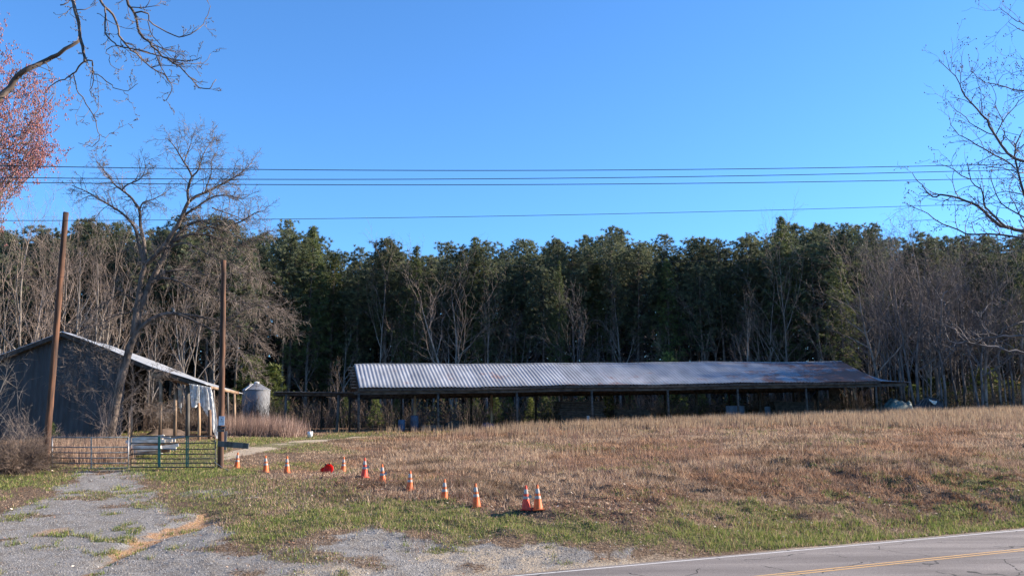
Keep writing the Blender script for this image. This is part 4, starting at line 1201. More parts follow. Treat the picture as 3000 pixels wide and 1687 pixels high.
# shoots in front of the barn, beside the trunk
def shrub(name, px, Y, n, h, spread, label, cat, mat, r=.012, arch=.0, w=1.0, kids=1.3, seed=1):
    R = random.Random(seed); p = gpt(px, Y); root = empty(name, p, label, cat)
    segs = []
    cfg = [dict(n=6, wig=.13, up=-arch, kids=kids, start=.25, ang=(20, 55), len=(.25, .5), fall=.3, rk=.6, taper=.3, rmin=.008),
           dict(n=4, wig=.2, up=.03, kids=1.0, start=.2, ang=(25, 55), len=(.35, .6), fall=.3, rk=.7, taper=.4, rmin=.006),
           dict(n=2, wig=.25, kids=0, ang=(0, 0), len=(0, 0), taper=.5, rmin=.005)]
    for i in range(n):
        a = R.uniform(0, 6.28); q = R.random() ** .5 * w
        bx, by = p.x + math.cos(a) * q, p.y + math.sin(a) * q * .6
        t = R.gauss(0, spread)
        grow(R, (bx, by, float(gz(bx, by)) - .05), (t, R.gauss(0, spread), 1), h * R.uniform(.35, 1.2), r * R.uniform(.7, 1.2), 0, cfg, segs)
    V, Fq = segs_mesh(segs, 3)
    np_mesh('stems', V, Fq, mat, root)
    return root
shrub('bare_shrub', 330, 45, 12, 3.4, .35, 'upright leafless shoots round the foot of the big leaning trunk', 'shrub', M['twig'], .02, .02, .8, seed=2)
shrub('bare_shrub', 300, 46.5, 7, 3.0, .45, 'low leafless shrub in front of the barn wall left of the leaning trunk', 'shrub', M['twig'], .018, .02, .8, seed=3)
shrub('bare_shrub', 430, 62, 24, 3.0, .3, 'tangled brush under the open side of the barn', 'shrub', M['twig'], .016, .03, 3.2, seed=4)
shrub('bare_shrub', 560, 68, 24, 2.6, .3, 'brown brush behind the torn plastic sheet', 'shrub', M['twig'], .016, .03, 3.4, seed=5)
shrub('bare_shrub', 10, 37.5, 8, 4.4, .22, 'tall leafless shrub with upcurved pale shoots at the left edge', 'shrub', M['bark_pale'], .026, -.03, .8, seed=6)
shrub('bramble_thicket', 45, 35.2, 240, 1.15, .7, 'dense brown bramble thicket at the left edge beside the leaning pole', 'bramble', M['brush'], .011, .09, 1.0, 2.0, seed=7)
shrub('bramble_thicket', 5, 34.2, 150, 1.3, .5, 'lower bramble mound at the far left edge of the drive', 'bramble', M['brush'], .011, .09, .9, 2.0, seed=8)
shrub('bramble_thicket', 85, 36.0, 34, 1.7, .35, 'loose taller bramble shoots between the thicket and the leaning pole', 'bramble', M['twig'], .009, .03, .8, 1.6, seed=14)
shrub('bare_shrub', 405, 57, 26, 1.8, .4, 'low brush on the floor of the open side of the barn', 'shrub', M['brush'], .012, .03, 2.2, 1.5, seed=15)
shrub('bare_shrub', 870, 70, 16, 2.8, .25, 'brown leafless shrub below the low roof between bin and shed', 'shrub', M['twig'], .014, .0, 2.4, seed=9)
shrub('bare_shrub', 1085, 74, 26, 3.0, .22, 'dense brown leafless shrub behind the first bay of the shed', 'shrub', M['twig'], .014, .0, 3.2, seed=10)
shrub('bare_shrub', 1360, 76, 22, 2.6, .35, 'arching vine tangle behind the second bay of the shed', 'shrub', M['twig'], .014, .06, 3.0, seed=12)
shrub('bare_shrub', 770, 37.5, 5, .8, .3, 'small leafless weed shrub behind the third cone', 'shrub', M['twig'], .006, .0, .5, seed=13)

# ---------------------------------------------------------------- near trees whose limbs enter the frame
def limb_tree(name, label, Yc, limbs, trunk_pts, mat, twig, twl, seed, twn=5.0, bud=None, cat='bare tree', up=.0):
    R = random.Random(seed)
    root = empty(name, (trunk_pts[0][0], trunk_pts[0][1], trunk_pts[0][2]), label, cat)
    mb = MB()
    mb.tube([p[:3] for p in trunk_pts], [p[3] for p in trunk_pts], 10)
    segs = []; ends = []
    cfg = [dict(n=4, wig=.25, kids=.75, start=.2, ang=(30, 60), len=(.3, .6), fall=.3, rk=.7, taper=.5, rmin=.0035, up=up),
           dict(n=3, wig=.3, kids=.4, start=.2, ang=(30, 60), len=(.3, .6), fall=.3, rk=.7, taper=.6, rmin=.003, up=up),
           dict(n=2, wig=.3, kids=0, ang=(0, 0), len=(0, 0), taper=.7, rmin=.0028)]
    for pts, r0, r1, drift in limbs:
        m = len(pts); W3 = []
        for i, q in enumerate(pts):
            if len(q) == 3: W3.append(Vector(q))
            else: W3.append(Vector(W(q[0], q[1], Yc + drift * i / (m - 1) + (R.uniform(-.05, .05) if i else 0))))
        fine = []
        for i in range(m - 1):
            p0 = W3[max(0, i - 1)]; p1 = W3[i]; p2 = W3[i + 1]; p3 = W3[min(m - 1, i + 2)]
            for q in (0, .5):
                fine.append(.5 * ((2 * p1) + (-p0 + p2) * q + (2 * p0 - 5 * p1 + 4 * p2 - p3) * q * q + (-p0 + 3 * p1 - 3 * p2 + p3) * q ** 3) + Vector((R.gauss(0, .006), 0, R.gauss(0, .006))) * (Yc / 8))
        fine.append(W3[-1]); N = len(fine)
        rr = [r0 + (r1 - r0) * i / (N - 1) for i in range(N)]
        mb.tube(fine, rr, 6)
        for i in range(1, N):
            L = (fine[i] - fine[i - 1]).length; d = (fine[i] - fine[i - 1]).normalized()
            kf = twn * L
            for _ in range(int(kf) + (R.random() < kf % 1)):
                ang = rad(R.uniform(30, 75)); cd = d * math.cos(ang) + rnd_perp(R, d) * math.sin(ang)
                cd.z += up * 4
                grow(R, fine[i], cd, R.uniform(.3, 1.0) * twl, min(rr[i] * .6, .006 * Yc / 10), 0, cfg, segs, ends)
    mb.build('trunk', mat, root, True)
    V, Fq = segs_mesh(segs, 3)
    if bud and ends:
        E = np.array(ends); bs = []
        for e in E: bs.append((e[0], e[1], e[2] - bud * .6, bud, e[0], e[1], e[2] + bud, bud * .6))
        V2, F2 = segs_mesh(bs, 4)
    np_mesh('crown', V, Fq, twig, root)
    if bud and ends: tag(np_mesh('buds', V2, F2, M['twig_dark'], root), kind='stuff')
    return root
q1 = lambda *p: C2(p, 0, 0, 3.22)
TL = [
    (q1((690, -60), (690, 30), (712, 110), (735, 210), (745, 300), (765, 400), (785, 500), (800, 580)), .030, .017, -.2),
    (q1((-60, 975), (30, 890), (90, 825), (170, 720), (250, 655), (420, 575), (500, 550), (560, 510), (680, 430), (755, 380)), .034, .014, .1),
    (q1((800, 580), (740, 640), (690, 700), (640, 735), (560, 765), (490, 790), (450, 850), (425, 910)), .014, .004, .3),
    (q1((800, 575), (865, 575), (872, 620), (885, 690)), .012, .010, 0),
    (q1((885, 690), (870, 760), (855, 850), (860, 910), (900, 930), (930, 1000)), .008, .003, .2),
    (q1((885, 690), (960, 735), (1040, 790), (1075, 830), (1170, 865), (1240, 825), (1300, 790)), .009, .003, -.2),
    (q1((1170, 865), (1200, 900), (1215, 960), (1260, 975)), .005, .003, 0),
    (q1((690, 710), (720, 790), (750, 880), (810, 970), (870, 1090), (910, 1190), (945, 1280), (930, 1330), (870, 1380), (830, 1370), (740, 1350)), .010, .003, .2),
    (q1((945, 1270), (990, 1305), (1040, 1275), (1080, 1245)), .005, .003, 0),
    (q1((870, 1100), (920, 1050), (935, 990), (925, 830), (905, 700)), .005, .003, .1),
    (q1((925, -60), (965, 30), (1000, 80), (1060, 130), (1105, 210), (1115, 290), (1140, 370), (1200, 440), (1290, 510), (1350, 570), (1420, 635), (1540, 690), (1580, 760), (1625, 820), (1590, 920), (1545, 945)), .022, .004, .3),
    (q1((985, 70), (995, 150), (995, 320), (1060, 380), (1110, 430), (1200, 465), (1320, 470), (1450, 510), (1600, 560), (1700, 580), (1800, 570), (1890, 545)), .014, .004, -.3),
    (q1((1110, 430), (1000, 470), (1030, 520), (1035, 610), (1130, 655), (1165, 620)), .007, .003, .2),
    (q1((1150, 380), (1250, 440), (1350, 490), (1460, 510), (1560, 460), (1660, 435)), .009, .003, .2),
    (q1((1170, -60), (1215, 50), (1270, 120), (1295, 210), (1320, 320), (1400, 400), (1440, 440), (1530, 520), (1640, 590), (1720, 650), (1780, 720), (1850, 800), (1930, 835), (2000, 820), (2040, 750)), .024, .004, -.2),
    (q1((1275, 115), (1400, 130), (1400, 200), (1500, 260), (1640, 340), (1730, 350), (1850, 300), (1910, 230), (1960, 140), (1985, 60)), .013, .004, .3),
    (q1((1440, 440), (1480, 560), (1550, 690), (1600, 780), (1680, 800)), .009, .003, .1),
    (q1((1400, 200), (1420, 300), (1480, 390), (1560, 460), (1640, 560), (1800, 570)), .009, .003, -.3),
    (q1((1440, 435), (1560, 460), (1640, 490), (1740, 485)), .008, .003, .3),
    (q1((1420, 635), (1600, 630), (1780, 635)), .007, .003, -.2),
    (q1((1640, 590), (1780, 600), (1910, 600), (1985, 510)), .007, .003, .2),
    (q1((1780, 720), (1860, 770), (1960, 780)), .006, .003, 0),
    (q1((1250, 70), (1370, 70), (1510, 55)), .009, .003, 0),
    (q1((1370, 70), (1420, 0), (1430, -60)), .007, .003, 0),
    (q1((725, 95), (800, 90), (860, 60), (925, 20)), .008, .003, .1),
    (q1((565, 50), (640, 40), (650, -50)), .010, .004, 0),
    (q1((650, 60), (670, 140), (720, 180)), .006, .003, 0),
    (q1((905, 125), (985, 165), (1060, 220), (1180, 270), (1270, 265)), .006, .003, 0),
]
TY = 8.0
tl = lambda px, row, Y=TY: W(px, row, Y)
gt = gpt(-520, 9.0)
TL += [([tl(-20, 305), tl(-150, 420), tl(-330, 560), (gt.x + .1, 9.0, gt.z + 3.3)], .034, .09, 0),
       ([(gt.x, 9.0, gt.z + 4.6), tl(-250, -150, 8.6), tl(0, -220, 8.3), tl(215, -140), tl(290, -120), tl(370, -140), tl(520, -200)], .12, .03, 0),
       ([tl(215, -140), tl(214, -20)], .032, .030, 0), ([tl(290, -120), tl(287, -20)], .024, .022, 0), ([tl(365, -140), tl(363, -20)], .026, .024, 0)]
TL = [(a_, b_ * .6, c_ * .8, d_) if b_ < .033 else (a_, b_, c_, d_) for a_, b_, c_, d_ in TL]
limb_tree('bare_tree', 'near leafless tree whose gnarled limbs hang into the top left corner', TY, TL,
          [(gt.x, 9, gt.z - .2, .28), (gt.x + .05, 9, gt.z + 2, .22), (gt.x, 9, gt.z + 5, .16), (gt.x + .2, 9, gt.z + 8, .08)], M['bark_big'], M['twig_big'], .22, 5, 6.5, .005)

q5 = lambda *p: C2(p, 2400, 0, 2.07)
q6 = lambda *p: C2(p, 2600, 850, 3.62)
RY = 15.0
gr = gpt(3260, RY)
TR = [
    (q5((1330, 1460), (1242, 1400), (1150, 1385), (1060, 1340), (1000, 1280), (930, 1240), (850, 1200), (740, 1180), (690, 1195), (640, 1150), (600, 1100), (565, 1050)), .035, .005, .3),
    (q5((1150, 1385), (1060, 1310), (1010, 1250), (1000, 1190), (980, 1150), (920, 1090), (900, 1000)), .022, .006, -.4),
    (q5((920, 1090), (820, 1030), (770, 1010), (710, 1000)), .010, .004, .2),
    (q5((1300, 1300), (1242, 1180), (1200, 1030), (1195, 880), (1235, 790)), .03, .008, .3),
    (q5((1330, 1000), (1242, 980), (1150, 930), (1065, 820), (1010, 730), (960, 660), (890, 590), (855, 510), (795, 430), (725, 370)), .028, .004, -.4),
    (q5((855, 510), (865, 410), (872, 310)), .007, .003, 0),
    (q5((795, 430), (775, 380), (770, 335)), .006, .003, 0),
    (q5((1195, 1020), (1110, 965), (1000, 910), (910, 850), (850, 820), (800, 760), (785, 700)), .015, .004, .4),
    (q5((1065, 820), (960, 780), (890, 710), (830, 670), (790, 625)), .010, .004, .3),
    (q5((1330, 555), (1242, 550), (1180, 545), (1090, 515), (1010, 505), (960, 470), (920, 430)), .013, .004, 0),
    (q5((1090, 515), (1110, 460), (1165, 410)), .006, .003, 0),
    (q5((1330, 200), (1242, 150), (1200, 130), (1140, 90), (1090, 45)), .010, .004, 0),
    (q5((1330, 230), (1242, 190), (1180, 160), (1150, 135)), .008, .004, 0),
    (q5((1330, 1450), (1242, 1450), (1100, 1420), (950, 1430), (840, 1395), (740, 1360), (660, 1300), (590, 1265), (530, 1238)), .022, .004, .5),
    (q5((1065, 820), (1120, 740), (1180, 650), (1242, 590), (1330, 520)), .010, .006, 0),
    (q5((1068, 640), (1070, 570), (1040, 510)), .007, .003, 0), (q5((1120, 740), (1068, 640)), .008, .006, 0),
    (q5((985, 700), (975, 560), (950, 460)), .008, .003, 0),
    (q5((1242, 1180), (1130, 1160), (1050, 1190), (1000, 1240)), .010, .004, .5),
    (q5((1242, 1050), (1160, 1030), (1060, 1010), (950, 990)), .010, .004, -.5),
    (q5((1330, 1350), (1200, 1300), (1100, 1230), (1060, 1140), (1040, 1050)), .015, .004, -.6),
    (q5((1242, 1350), (1190, 1240), (1150, 1150), (1180, 1050)), .012, .004, .6),
    (q5((1330, 860), (1242, 870), (1190, 900), (1100, 760), (1150, 680)), .010, .004, .6),
    (q5((1330, 300), (1242, 360), (1218, 335)), .007, .003, 0),
    (q5((1330, 470), (1242, 430), (1170, 440), (1120, 410)), .007, .003, 0),
    (q6((1600, 500), (1449, 490), (1300, 490), (1160, 485), (1000, 520), (880, 510), (780, 465), (640, 375), (520, 330), (450, 280)), .020, .006, .5),
    (q6((1600, 700), (1449, 660), (1280, 640), (1150, 600), (960, 575), (820, 540), (720, 565), (640, 500), (590, 400), (570, 280), (580, 110), (640, 0)), .020, .006, -.4),
    (q6((1160, 485), (1030, 390), (980, 290), (1060, 165)), .009, .005, 0),
    (q6((1200, 480), (1230, 420), (1320, 380), (1449, 330)), .009, .005, 0),
    (q6((980, 520), (900, 600), (880, 700)), .007, .004, 0),
]
px0 = W(3120, 700, RY); px1 = W(3060, 240, RY); px2 = W(3060, 110, RY); px3 = W(3045, 985, RY); px4 = W(3045, 1045, RY); px5 = W(3080, 480, RY)
for a, b, r0, r1 in ((px0, (gr.x, RY, gr.z + 4.2), .05, .09), (W(3040, 500, RY), (gr.x, RY, gr.z + 5.4), .035, .07), (W(3040, 630, RY), (gr.x, RY, gr.z + 4.6), .035, .07),
                     (W(3042, 270, RY), (gr.x, RY, gr.z + 7.2), .015, .05), (W(3042, 100, RY), (gr.x, RY, gr.z + 8.2), .012, .05),
                     (px3, (gr.x, RY, gr.z + 3.0), .02, .06), (px4, (gr.x, RY, gr.z + 2.6), .02, .06), (W(3042, 700, RY), (gr.x, RY, gr.z + 4.2), .036, .08),
                     (W(3042, 650, RY), (gr.x, RY, gr.z + 4.6), .02, .05), (W(3042, 225, RY), (gr.x, RY, gr.z + 7.0), .012, .05), (W(3042, 415, RY), (gr.x, RY, gr.z + 6), .012, .05), (W(3042, 145, RY), (gr.x, RY, gr.z + 7.6), .012, .05)):
    r0, r1 = r0, max(r0, r1 * .6)
    TR.append(([a, tuple((Vector(a) + Vector(b)) / 2 + Vector((0, 0, .15))), b], r0, r1, 0))
limb_tree('bare_tree', 'near leafless tree with small knobbly buds reaching in from the right edge', RY, TR,
          [(gr.x, RY, gr.z - .2, .2), (gr.x, RY, gr.z + 3, .15), (gr.x, RY, gr.z + 6, .1), (gr.x, RY, gr.z + 9, .04)], M['bark_dark'], M['twig_dark'], .62, 6, 7.0, .011, up=.03)

# red budding maple at the left edge
def red_maple():
    R = random.Random(5); p = gpt(-150, 30.0)
    root = empty('budding_tree', p, 'tree covered in red buds filling the upper left edge of the view', 'tree')
    segs = []; ends = []
    cfg = [dict(n=15, wig=.05, up=.03, kids=3.6, start=.42, ang=(40, 85), len=(.24, .34), fall=.25, rk=.45, taper=.15),
           dict(n=6, wig=.15, up=.05, kids=2.3, start=.15, ang=(25, 65), len=(.38, .6), fall=.3, rk=.55, taper=.3, rmin=.014),
           dict(n=4, wig=.2, up=.05, kids=1.7, start=.1, ang=(20, 55), len=(.4, .7), fall=.3, rk=.6, taper=.4, rmin=.008),
           dict(n=3, wig=.25, up=.05, kids=0, ang=(0, 0), len=(0, 0), taper=.5, rmin=.005)]
    grow(R, (p.x, p.y, p.z - .2), (0.02, 0, 1), 14.3, .22, 0, cfg, segs, ends)
    keep = []
    for s in segs:
        a, b = proj(s[4], s[5], s[6])
        lim = 150 + 25 * math.sin(b * .03) + R.gauss(0, 30) - max(0, b - 440) * .8 - max(0, 240 - b) * .95
        if a < lim or s[3] > .12: keep.append(s)
    finish_tree(root, keep, M['bark_brown'], M['twig'], .035)
    bs = []
    for s in keep:
        if s[3] < .0085:
            for _ in range(3):
                t = R.random(); x = s[0] + (s[4] - s[0]) * t + R.gauss(0, .03); y = s[1] + (s[5] - s[1]) * t + R.gauss(0, .03); z = s[2] + (s[6] - s[2]) * t + R.gauss(0, .03)
                r = R.uniform(.012, .026)
                bs.append((x, y, z - r, r * .7, x + R.gauss(0, .01), y, z + r, r))
    V, Fq = segs_mesh(bs, 4); tag(np_mesh('buds', V, Fq, M['bud'], root), kind='stuff')
    print('maple buds', len(bs))
red_maple()

# ---------------------------------------------------------------- long open shed
SY = 65.0
A = Vector((W(1051, 1138, SY)[0], SY, 0)); Bv = Vector((W(2572, 1117, 76)[0], 76, 0))
u = (Bv - A).normalized(); v = Vector((-u.y, u.x, 0)); LS = (Bv - A).length
eL = W(1051, 1138, SY)[2]; eR = W(2572, 1117, 76.0)[2]
def eave(s): return eL + (eR - eL) * s / LS + .03 * math.sin(s * .42 + 1) + .012 * math.sin(s * 1.3)
DEPTH = 4.7; RISE = W(1035, 1070, SY + 4.6)[2] - eL
RISE2 = W(2488, 1060, 80.6)[2] - eR
def ridge(s): return eave(s) + RISE + (RISE2 - RISE) * s / LS + .03 * math.sin(s * .3)
def SP(s, w, z): return (A.x + u.x * s + v.x * w, A.y + u.y * s + v.y * w, z)
shed_root = empty('open_shed', SP(0, 0, float(gz(A.x, A.y))), 'long open sided farm shed with a corrugated metal roof, rusty at its right end', 'shed')
def s_at(px, w=0.0):
    k = (px - 1500) / 2633.0; ax = A.x + v.x * w; ay = A.y + v.y * w
    return (k * ay - ax) / (u.x - k * u.y)
SE = 43.6
def corr_roof(name, w_of, mat, s0, s1, side):
    pitch = .29; ns = int((s1 - s0) / pitch * 4); m = 6
    V = []; UV = []
    prof = [0, .7, 1, .3]
    rr = np.random.RandomState(4)
    sheet = rr.rand(400)
    for i in range(ns + 1):
        s = s0 + (s1 - s0) * i / ns
        for j in range(m + 1):
            t = j / m
            z = eave(s) + (ridge(s) - eave(s)) * t + prof[i % 4] * .056 + .012 * math.sin(s * 2.1 + j)
            over = -.02 * math.sin(int(s / .72) * 12.9) if j == 0 else 0
            V.append(SP(s, w_of(t) + over, z)); UV.append((max(0, min(1, s / LS)), t, sheet[int((s + 1) / .72) % 400]))
    Fq = [(i * (m + 1) + j, (i + 1) * (m + 1) + j, (i + 1) * (m + 1) + j + 1, i * (m + 1) + j + 1) for i in range(ns) for j in range(m)]
    o = np_mesh(name, V, Fq, mat, shed_root, extra=[('uvr', np.array(UV))])
    sm = o.modifiers.new('thickness', 'SOLIDIFY'); sm.thickness = .012
    return o
corr_roof('roof', lambda t: -.35 + (DEPTH + .35) * t, M['shed_roof'], 0, SE, 1)['label'] = 'corrugated front roof slope, silver on the left and rust streaked on the right'
corr_roof('roof', lambda t: 2 * DEPTH + .35 - (DEPTH + .35) * t, M['shed_roof'], 0, SE, -1)
# end slope falling away to the right in a sagging curve
V = []; UV = []; nq = 44; m = 12
for i in range(nq + 1):
    q = i / nq
    for j in range(m * 2 + 1):
        wv = j / (m * 2)
        wpos = -.35 + wv * (2 * DEPTH + .7); tt = 1 - abs(2 * wv - 1)
        zr = eave(SE) + (ridge(SE) - eave(SE)) * tt
        zl = eave(SE) - .03
        z = zl + (zr - zl) * (1 - q) ** 1.75 + (.03 if (i % 4) in (1, 2) else 0)
        s_ = SE + .01 + q * (3.2 + 1.3 * tt)
        V.append(SP(s_, wpos, z)); UV.append((.66, .75, .4 + .2 * (i % 5) / 5))
Fq = [(i * (2 * m + 1) + j, (i + 1) * (2 * m + 1) + j, (i + 1) * (2 * m + 1) + j + 1, i * (2 * m + 1) + j + 1) for i in range(nq) for j in range(2 * m)]
o = np_mesh('end_roof', V, Fq, M['shed_roof'], shed_root, extra=[('uvr', np.array(UV))])
o.modifiers.new('thickness', 'SOLIDIFY').thickness = .012
o['label'] = 'blue grey end roof slope sagging down to the right'
# ridge cap
mb = MB(); mb.tube([SP(s, DEPTH, ridge(s) + .03) for s in np.linspace(0, SE, 60)], .06, 6); mb.build('ridge_cap', M['galv'], shed_root)
# purlins sticking out at the left gable
for j in range(8):
    t = (j + .4) / 8
    z = eave(0) + (ridge(0) - eave(0)) * t - .06
    MB().bar(SP(-.55, -.2 + (DEPTH + .1) * t, z), SP(.5, -.2 + (DEPTH + .1) * t, z), .09, .06).build('purlin', M['wood_old'], shed_root)
# rafters
for s in np.arange(.15, SE, 1.53):
    mb = MB(); mb.bar(SP(s, -.2, eave(s) - .14), SP(s, DEPTH, ridge(s) - .14), .05, .13)
    mb.bar(SP(s, 2 * DEPTH + .2, eave(s) - .14), SP(s, DEPTH, ridge(s) - .14), .05, .13)
    mb.build('rafter', M['wood_dark'], shed_root)
bm_ = MB()
for a_, b_ in zip(np.linspace(-.3, SE + 3, 9)[:-1], np.linspace(-.3, SE + 3, 9)[1:]):
    bm_.bar(SP(a_, 0, eave(a_) - .33), SP(b_, 0, eave(b_) - .33), .08, .24)
bm_.build('beam', M['wood_beam'], shed_root)
bm_ = MB()
for a_, b_ in zip(np.linspace(-.1, SE + .2, 12)[:-1], np.linspace(-.1, SE + .2, 12)[1:]):
    bm_.bar(SP(a_, -.31, eave(a_) - .13), SP(b_, -.31, eave(b_) - .13), .03, .17)
bm_.build('fascia', M['wood_dark'], shed_root)
for w_ in (DEPTH, 2 * DEPTH):
    bm_ = MB()
    for a_, b_ in zip(np.linspace(-.1, SE, 9)[:-1], np.linspace(-.1, SE, 9)[1:]):
        bm_.bar(SP(a_, w_, eave(a_) - .38), SP(b_, w_, eave(b_) - .38), .08, .26)
    bm_.build('beam', M['wood_dark'], shed_root)
def post(root, s, w_, r, mat, lean=0, top=-.42, lab=None):
    x, y, _ = SP(s, w_, 0); z0 = float(gz(x, y)) - .3
    zt = eave(min(max(s, 0), LS)) + top
    o = MB().tube([SP(s + lean, w_, z0), SP(s + lean * .4, w_, (z0 + zt) / 2), SP(s, w_, zt)], [r * 1.1, r, r * .92], 8).build('post', mat, root, True)
    if lab: o['label'] = lab
    return o
for px in (1043, 1282, 1514, 1735, 1959, 2165, 2367, 2573):
    post(shed_root, max(.02, s_at(px)), 0.0, .095, M['wood_beam'], .05)
for px in (1214, 1440, 1646, 1847, 2043, 2230, 2400):
    post(shed_root, s_at(px, DEPTH), DEPTH, .11, M['wood_dark'] if px not in (1214, 1440) else M['wood_raw'])
for px in (1020, 1174, 1380, 1570, 1760, 1950, 2140, 2330, 2500):
    post(shed_root, max(.1, s_at(px, 2 * DEPTH)), 2 * DEPTH, .10, M['wood_dark'])
for s_, w_ in ((SE + 3.6, 2.2), (SE + 3.9, 5.5), (SE + 2.6, 8.6)):
    post(shed_root, s_, w_, .10, M['wood_dark'])
# broken rafters hanging at the right end
for (x0, y0, x1, y1, Yd) in ((2460, 1139, 2476, 1161, 79), (2471, 1130, 2488, 1148, 79), (2478, 1120, 2485, 1125, 78.5), (2489, 1130, 2497, 1138, 79), (2501, 1138, 2507, 1170, 79.5),
                             (2450, 1150, 2461, 1172, 80), (2487, 1149, 2491, 1182, 80)):
    MB().bar(W(x0, y0, Yd - .4), W(x1, y1, Yd + .3), .12, .05).build('broken_rafter', M['wood_pale'] if y0 < 1145 else M['wood_old'], shed_root)
mb = MB(); mb.add([W(2425, 1135, 79), W(2470, 1135, 79.4), W(2448, 1175, 80), W(2430, 1168, 80)], [(0, 1, 2, 3)])
o = mb.build('loose_sheet', M['wood_dark'], shed_root); o.modifiers.new('thickness', 'SOLIDIFY').thickness = .03

# low flat roofed lean-to between grain bin and shed
low = empty('lean_to', SP(-5, 3, float(gz(*SP(-5, 3, 0)[:2]))), 'low flat roofed open lean-to on thin posts joining the left end of the long shed', 'lean-to')
zt = W(900, 1146, 66)[2]
mb = MB(); NS = 10
for i in range(NS):
    a_, b_ = -6.0 + 6.2 * i / NS, -6.0 + 6.2 * (i + 1) / NS
    mb.add([SP(a_, 2.6, zt), SP(b_, 2.6, zt + .01), SP(b_, 7.8, zt + .12), SP(a_, 7.8, zt + .12), SP(a_, 2.6, zt - .07), SP(b_, 2.6, zt - .07), SP(b_, 7.8, zt + .05), SP(a_, 7.8, zt + .05)],
           [(0, 1, 2, 3), (7, 6, 5, 4), (0, 4, 5, 1), (3, 2, 6, 7), (1, 5, 6, 2), (0, 3, 7, 4)])
mb.build('roof', M['wood_old'], low)
MB().bar(SP(-6, 2.9, zt - .2), SP(.1, 2.9, zt - .2), .08, .18).build('beam', M['wood_dark'], low)
MB().bar(SP(-6, 7.4, zt - .12), SP(.1, 7.4, zt - .12), .08, .14).build('beam', M['wood_dark'], low)
for px, w_, r in ((833, 2.9, .09), (988, 2.9, .11), (876, 7.4, .06), (940, 7.4, .07)):
    s_ = s_at(px, w_); x, y, _ = SP(s_, w_, 0)
    MB().tube([SP(s_, w_, float(gz(x, y)) - .3), SP(s_ + .03, w_, zt - .2)], r, 8).build('post', M['wood_old'] if r > .08 else M['wood_dark'], low, True)

# ---------------------------------------------------------------- things under and around the shed
def drum(px, Y, h, r, mat, label, name='barrel', cat='barrel', tilt=None):
    p = gpt(px, Y); root = empty(name, p, label, cat)
    prof = [(0, 0), (r * .93, 0), (r, .03), (r, h * .32), (r * 1.03, h * .34), (r, h * .36), (r, h * .64), (r * 1.03, h * .66), (r, h * .68), (r, h - .03), (r * .93, h), (0, h)]
    MB().lathe(prof, p, 18).build('body', mat, root, True)
    MB().lathe([(0, h + .001), (r * .3, h + .001), (r * .3, h + .03), (0, h + .03)], p, 10).build('cap', M['black'], root)
    return root
drum(1176, 66.5, .95, .26, M['blue_plastic'], 'faded blue drum standing at the left of the first bays of the shed')
drum(1214, 67, 1.25, .30, M['slate_plastic'], 'dark slate blue drum standing before the yellow inner post')
# pallets of boards
def board_stack(name, px, Y, L, W_, H, label, mat, rz, seed, layers=8):
    R = random.Random(seed); p = gpt(px, Y); root = empty(name, p, label, 'board stack')
    for k in range(layers):
        z = p.z + .12 + k * (H / layers); w0 = -W_ / 2
        mb = MB()
        while w0 < W_ / 2:
            bw = R.uniform(.12, .2); off = R.uniform(-.12, .12)
            c = Vector((off, w0 + bw / 2, 0)); c.rotate(Matrix.Rotation(rz, 3, 'Z'))
            mb.box((p.x + c.x, p.y + c.y, z), (L * R.uniform(.9, 1.0), bw * .93, H / layers * .78), rz)
            w0 += bw
        mb.build('board_layer', mat, root)
    for q in (-.35, .35):
        c = Vector((q * L, 0, 0)); c.rotate(Matrix.Rotation(rz, 3, 'Z'))
        MB().box((p.x + c.x, p.y + c.y, p.z + .03), (.1, W_, .14), rz).build('bearer', M['wood_dark'], root)
    return root
rzs = math.atan2(u.y, u.x)
board_stack('board_stack', 1700, 73, 4.0, 1.2, 1.9, 'tall stack of old brown boards inside the fourth bay of the shed', M['wood_dark'], rzs, 1, 10)
board_stack('board_stack', 1845, 75, 3.2, 1.2, 1.1, 'lower stack of dark boards right of the tallest stack', M['wood_dark'], rzs, 2, 7)
board_stack('board_stack', 2320, 79, 4.0, 1.2, 1.4, 'dark board stack under the right part of the shed', M['wood_dark'], rzs, 3, 8)
board_stack('board_stack', 1262, 67.5, 1.8, .8, .45, 'low weathered grey board stack beside the second front post', M['wood_old'], rzs + .1, 4, 4)
def panel(name, px, row, Y, w, h, mat, label, th=.05, lean=.12):
    c = W(px, row, Y); g0 = float(gz(c[0], c[1])); root = empty(name, (c[0], c[1], g0), label, 'panel')
    top = c[2]; hh = top - g0
    ux_, uy_ = math.cos(rzs), math.sin(rzs)
    p = [Vector((c[0] - ux_ * w / 2, c[1] - uy_ * w / 2, g0)), Vector((c[0] + ux_ * w / 2, c[1] + uy_ * w / 2, g0))]
    bk = Vector((v.x, v.y, 0)) * lean * hh
    q = [p[1] + bk + Vector((0, 0, hh)), p[0] + bk + Vector((0, 0, hh))]
    off = Vector((v.x, v.y, 0)) * th
    vs = p + q + [a + off for a in p + q]
    mb = MB(); mb.add(vs, [(0, 1, 2, 3), (7, 6, 5, 4), (0, 4, 5, 1), (1, 5, 6, 2), (2, 6, 7, 3), (3, 7, 4, 0)])
    mb.build('board', mat, root)
    for a in (0, 1):
        MB().bar(p[a] - off * .4, q[1 - a] - off * .4, .06, .04, up=v).build('batten', M['wood_old'], root)
    return root
panel('wall_panel', 2155, 1188, 74.5, 1.7, 1.5, M['grey_panel'], 'wide blue grey panel leaning under the sixth bay of the shed')
panel('wall_panel', 2250, 1190, 76, .55, 1.4, M['grey_panel'], 'narrow grey panel with pale edges leaning right of the wide one')
panel('wall_panel', 1724, 1217, 71, .3, .9, M['galv'], 'small pale grey panel propped in the grass at the fourth front post')
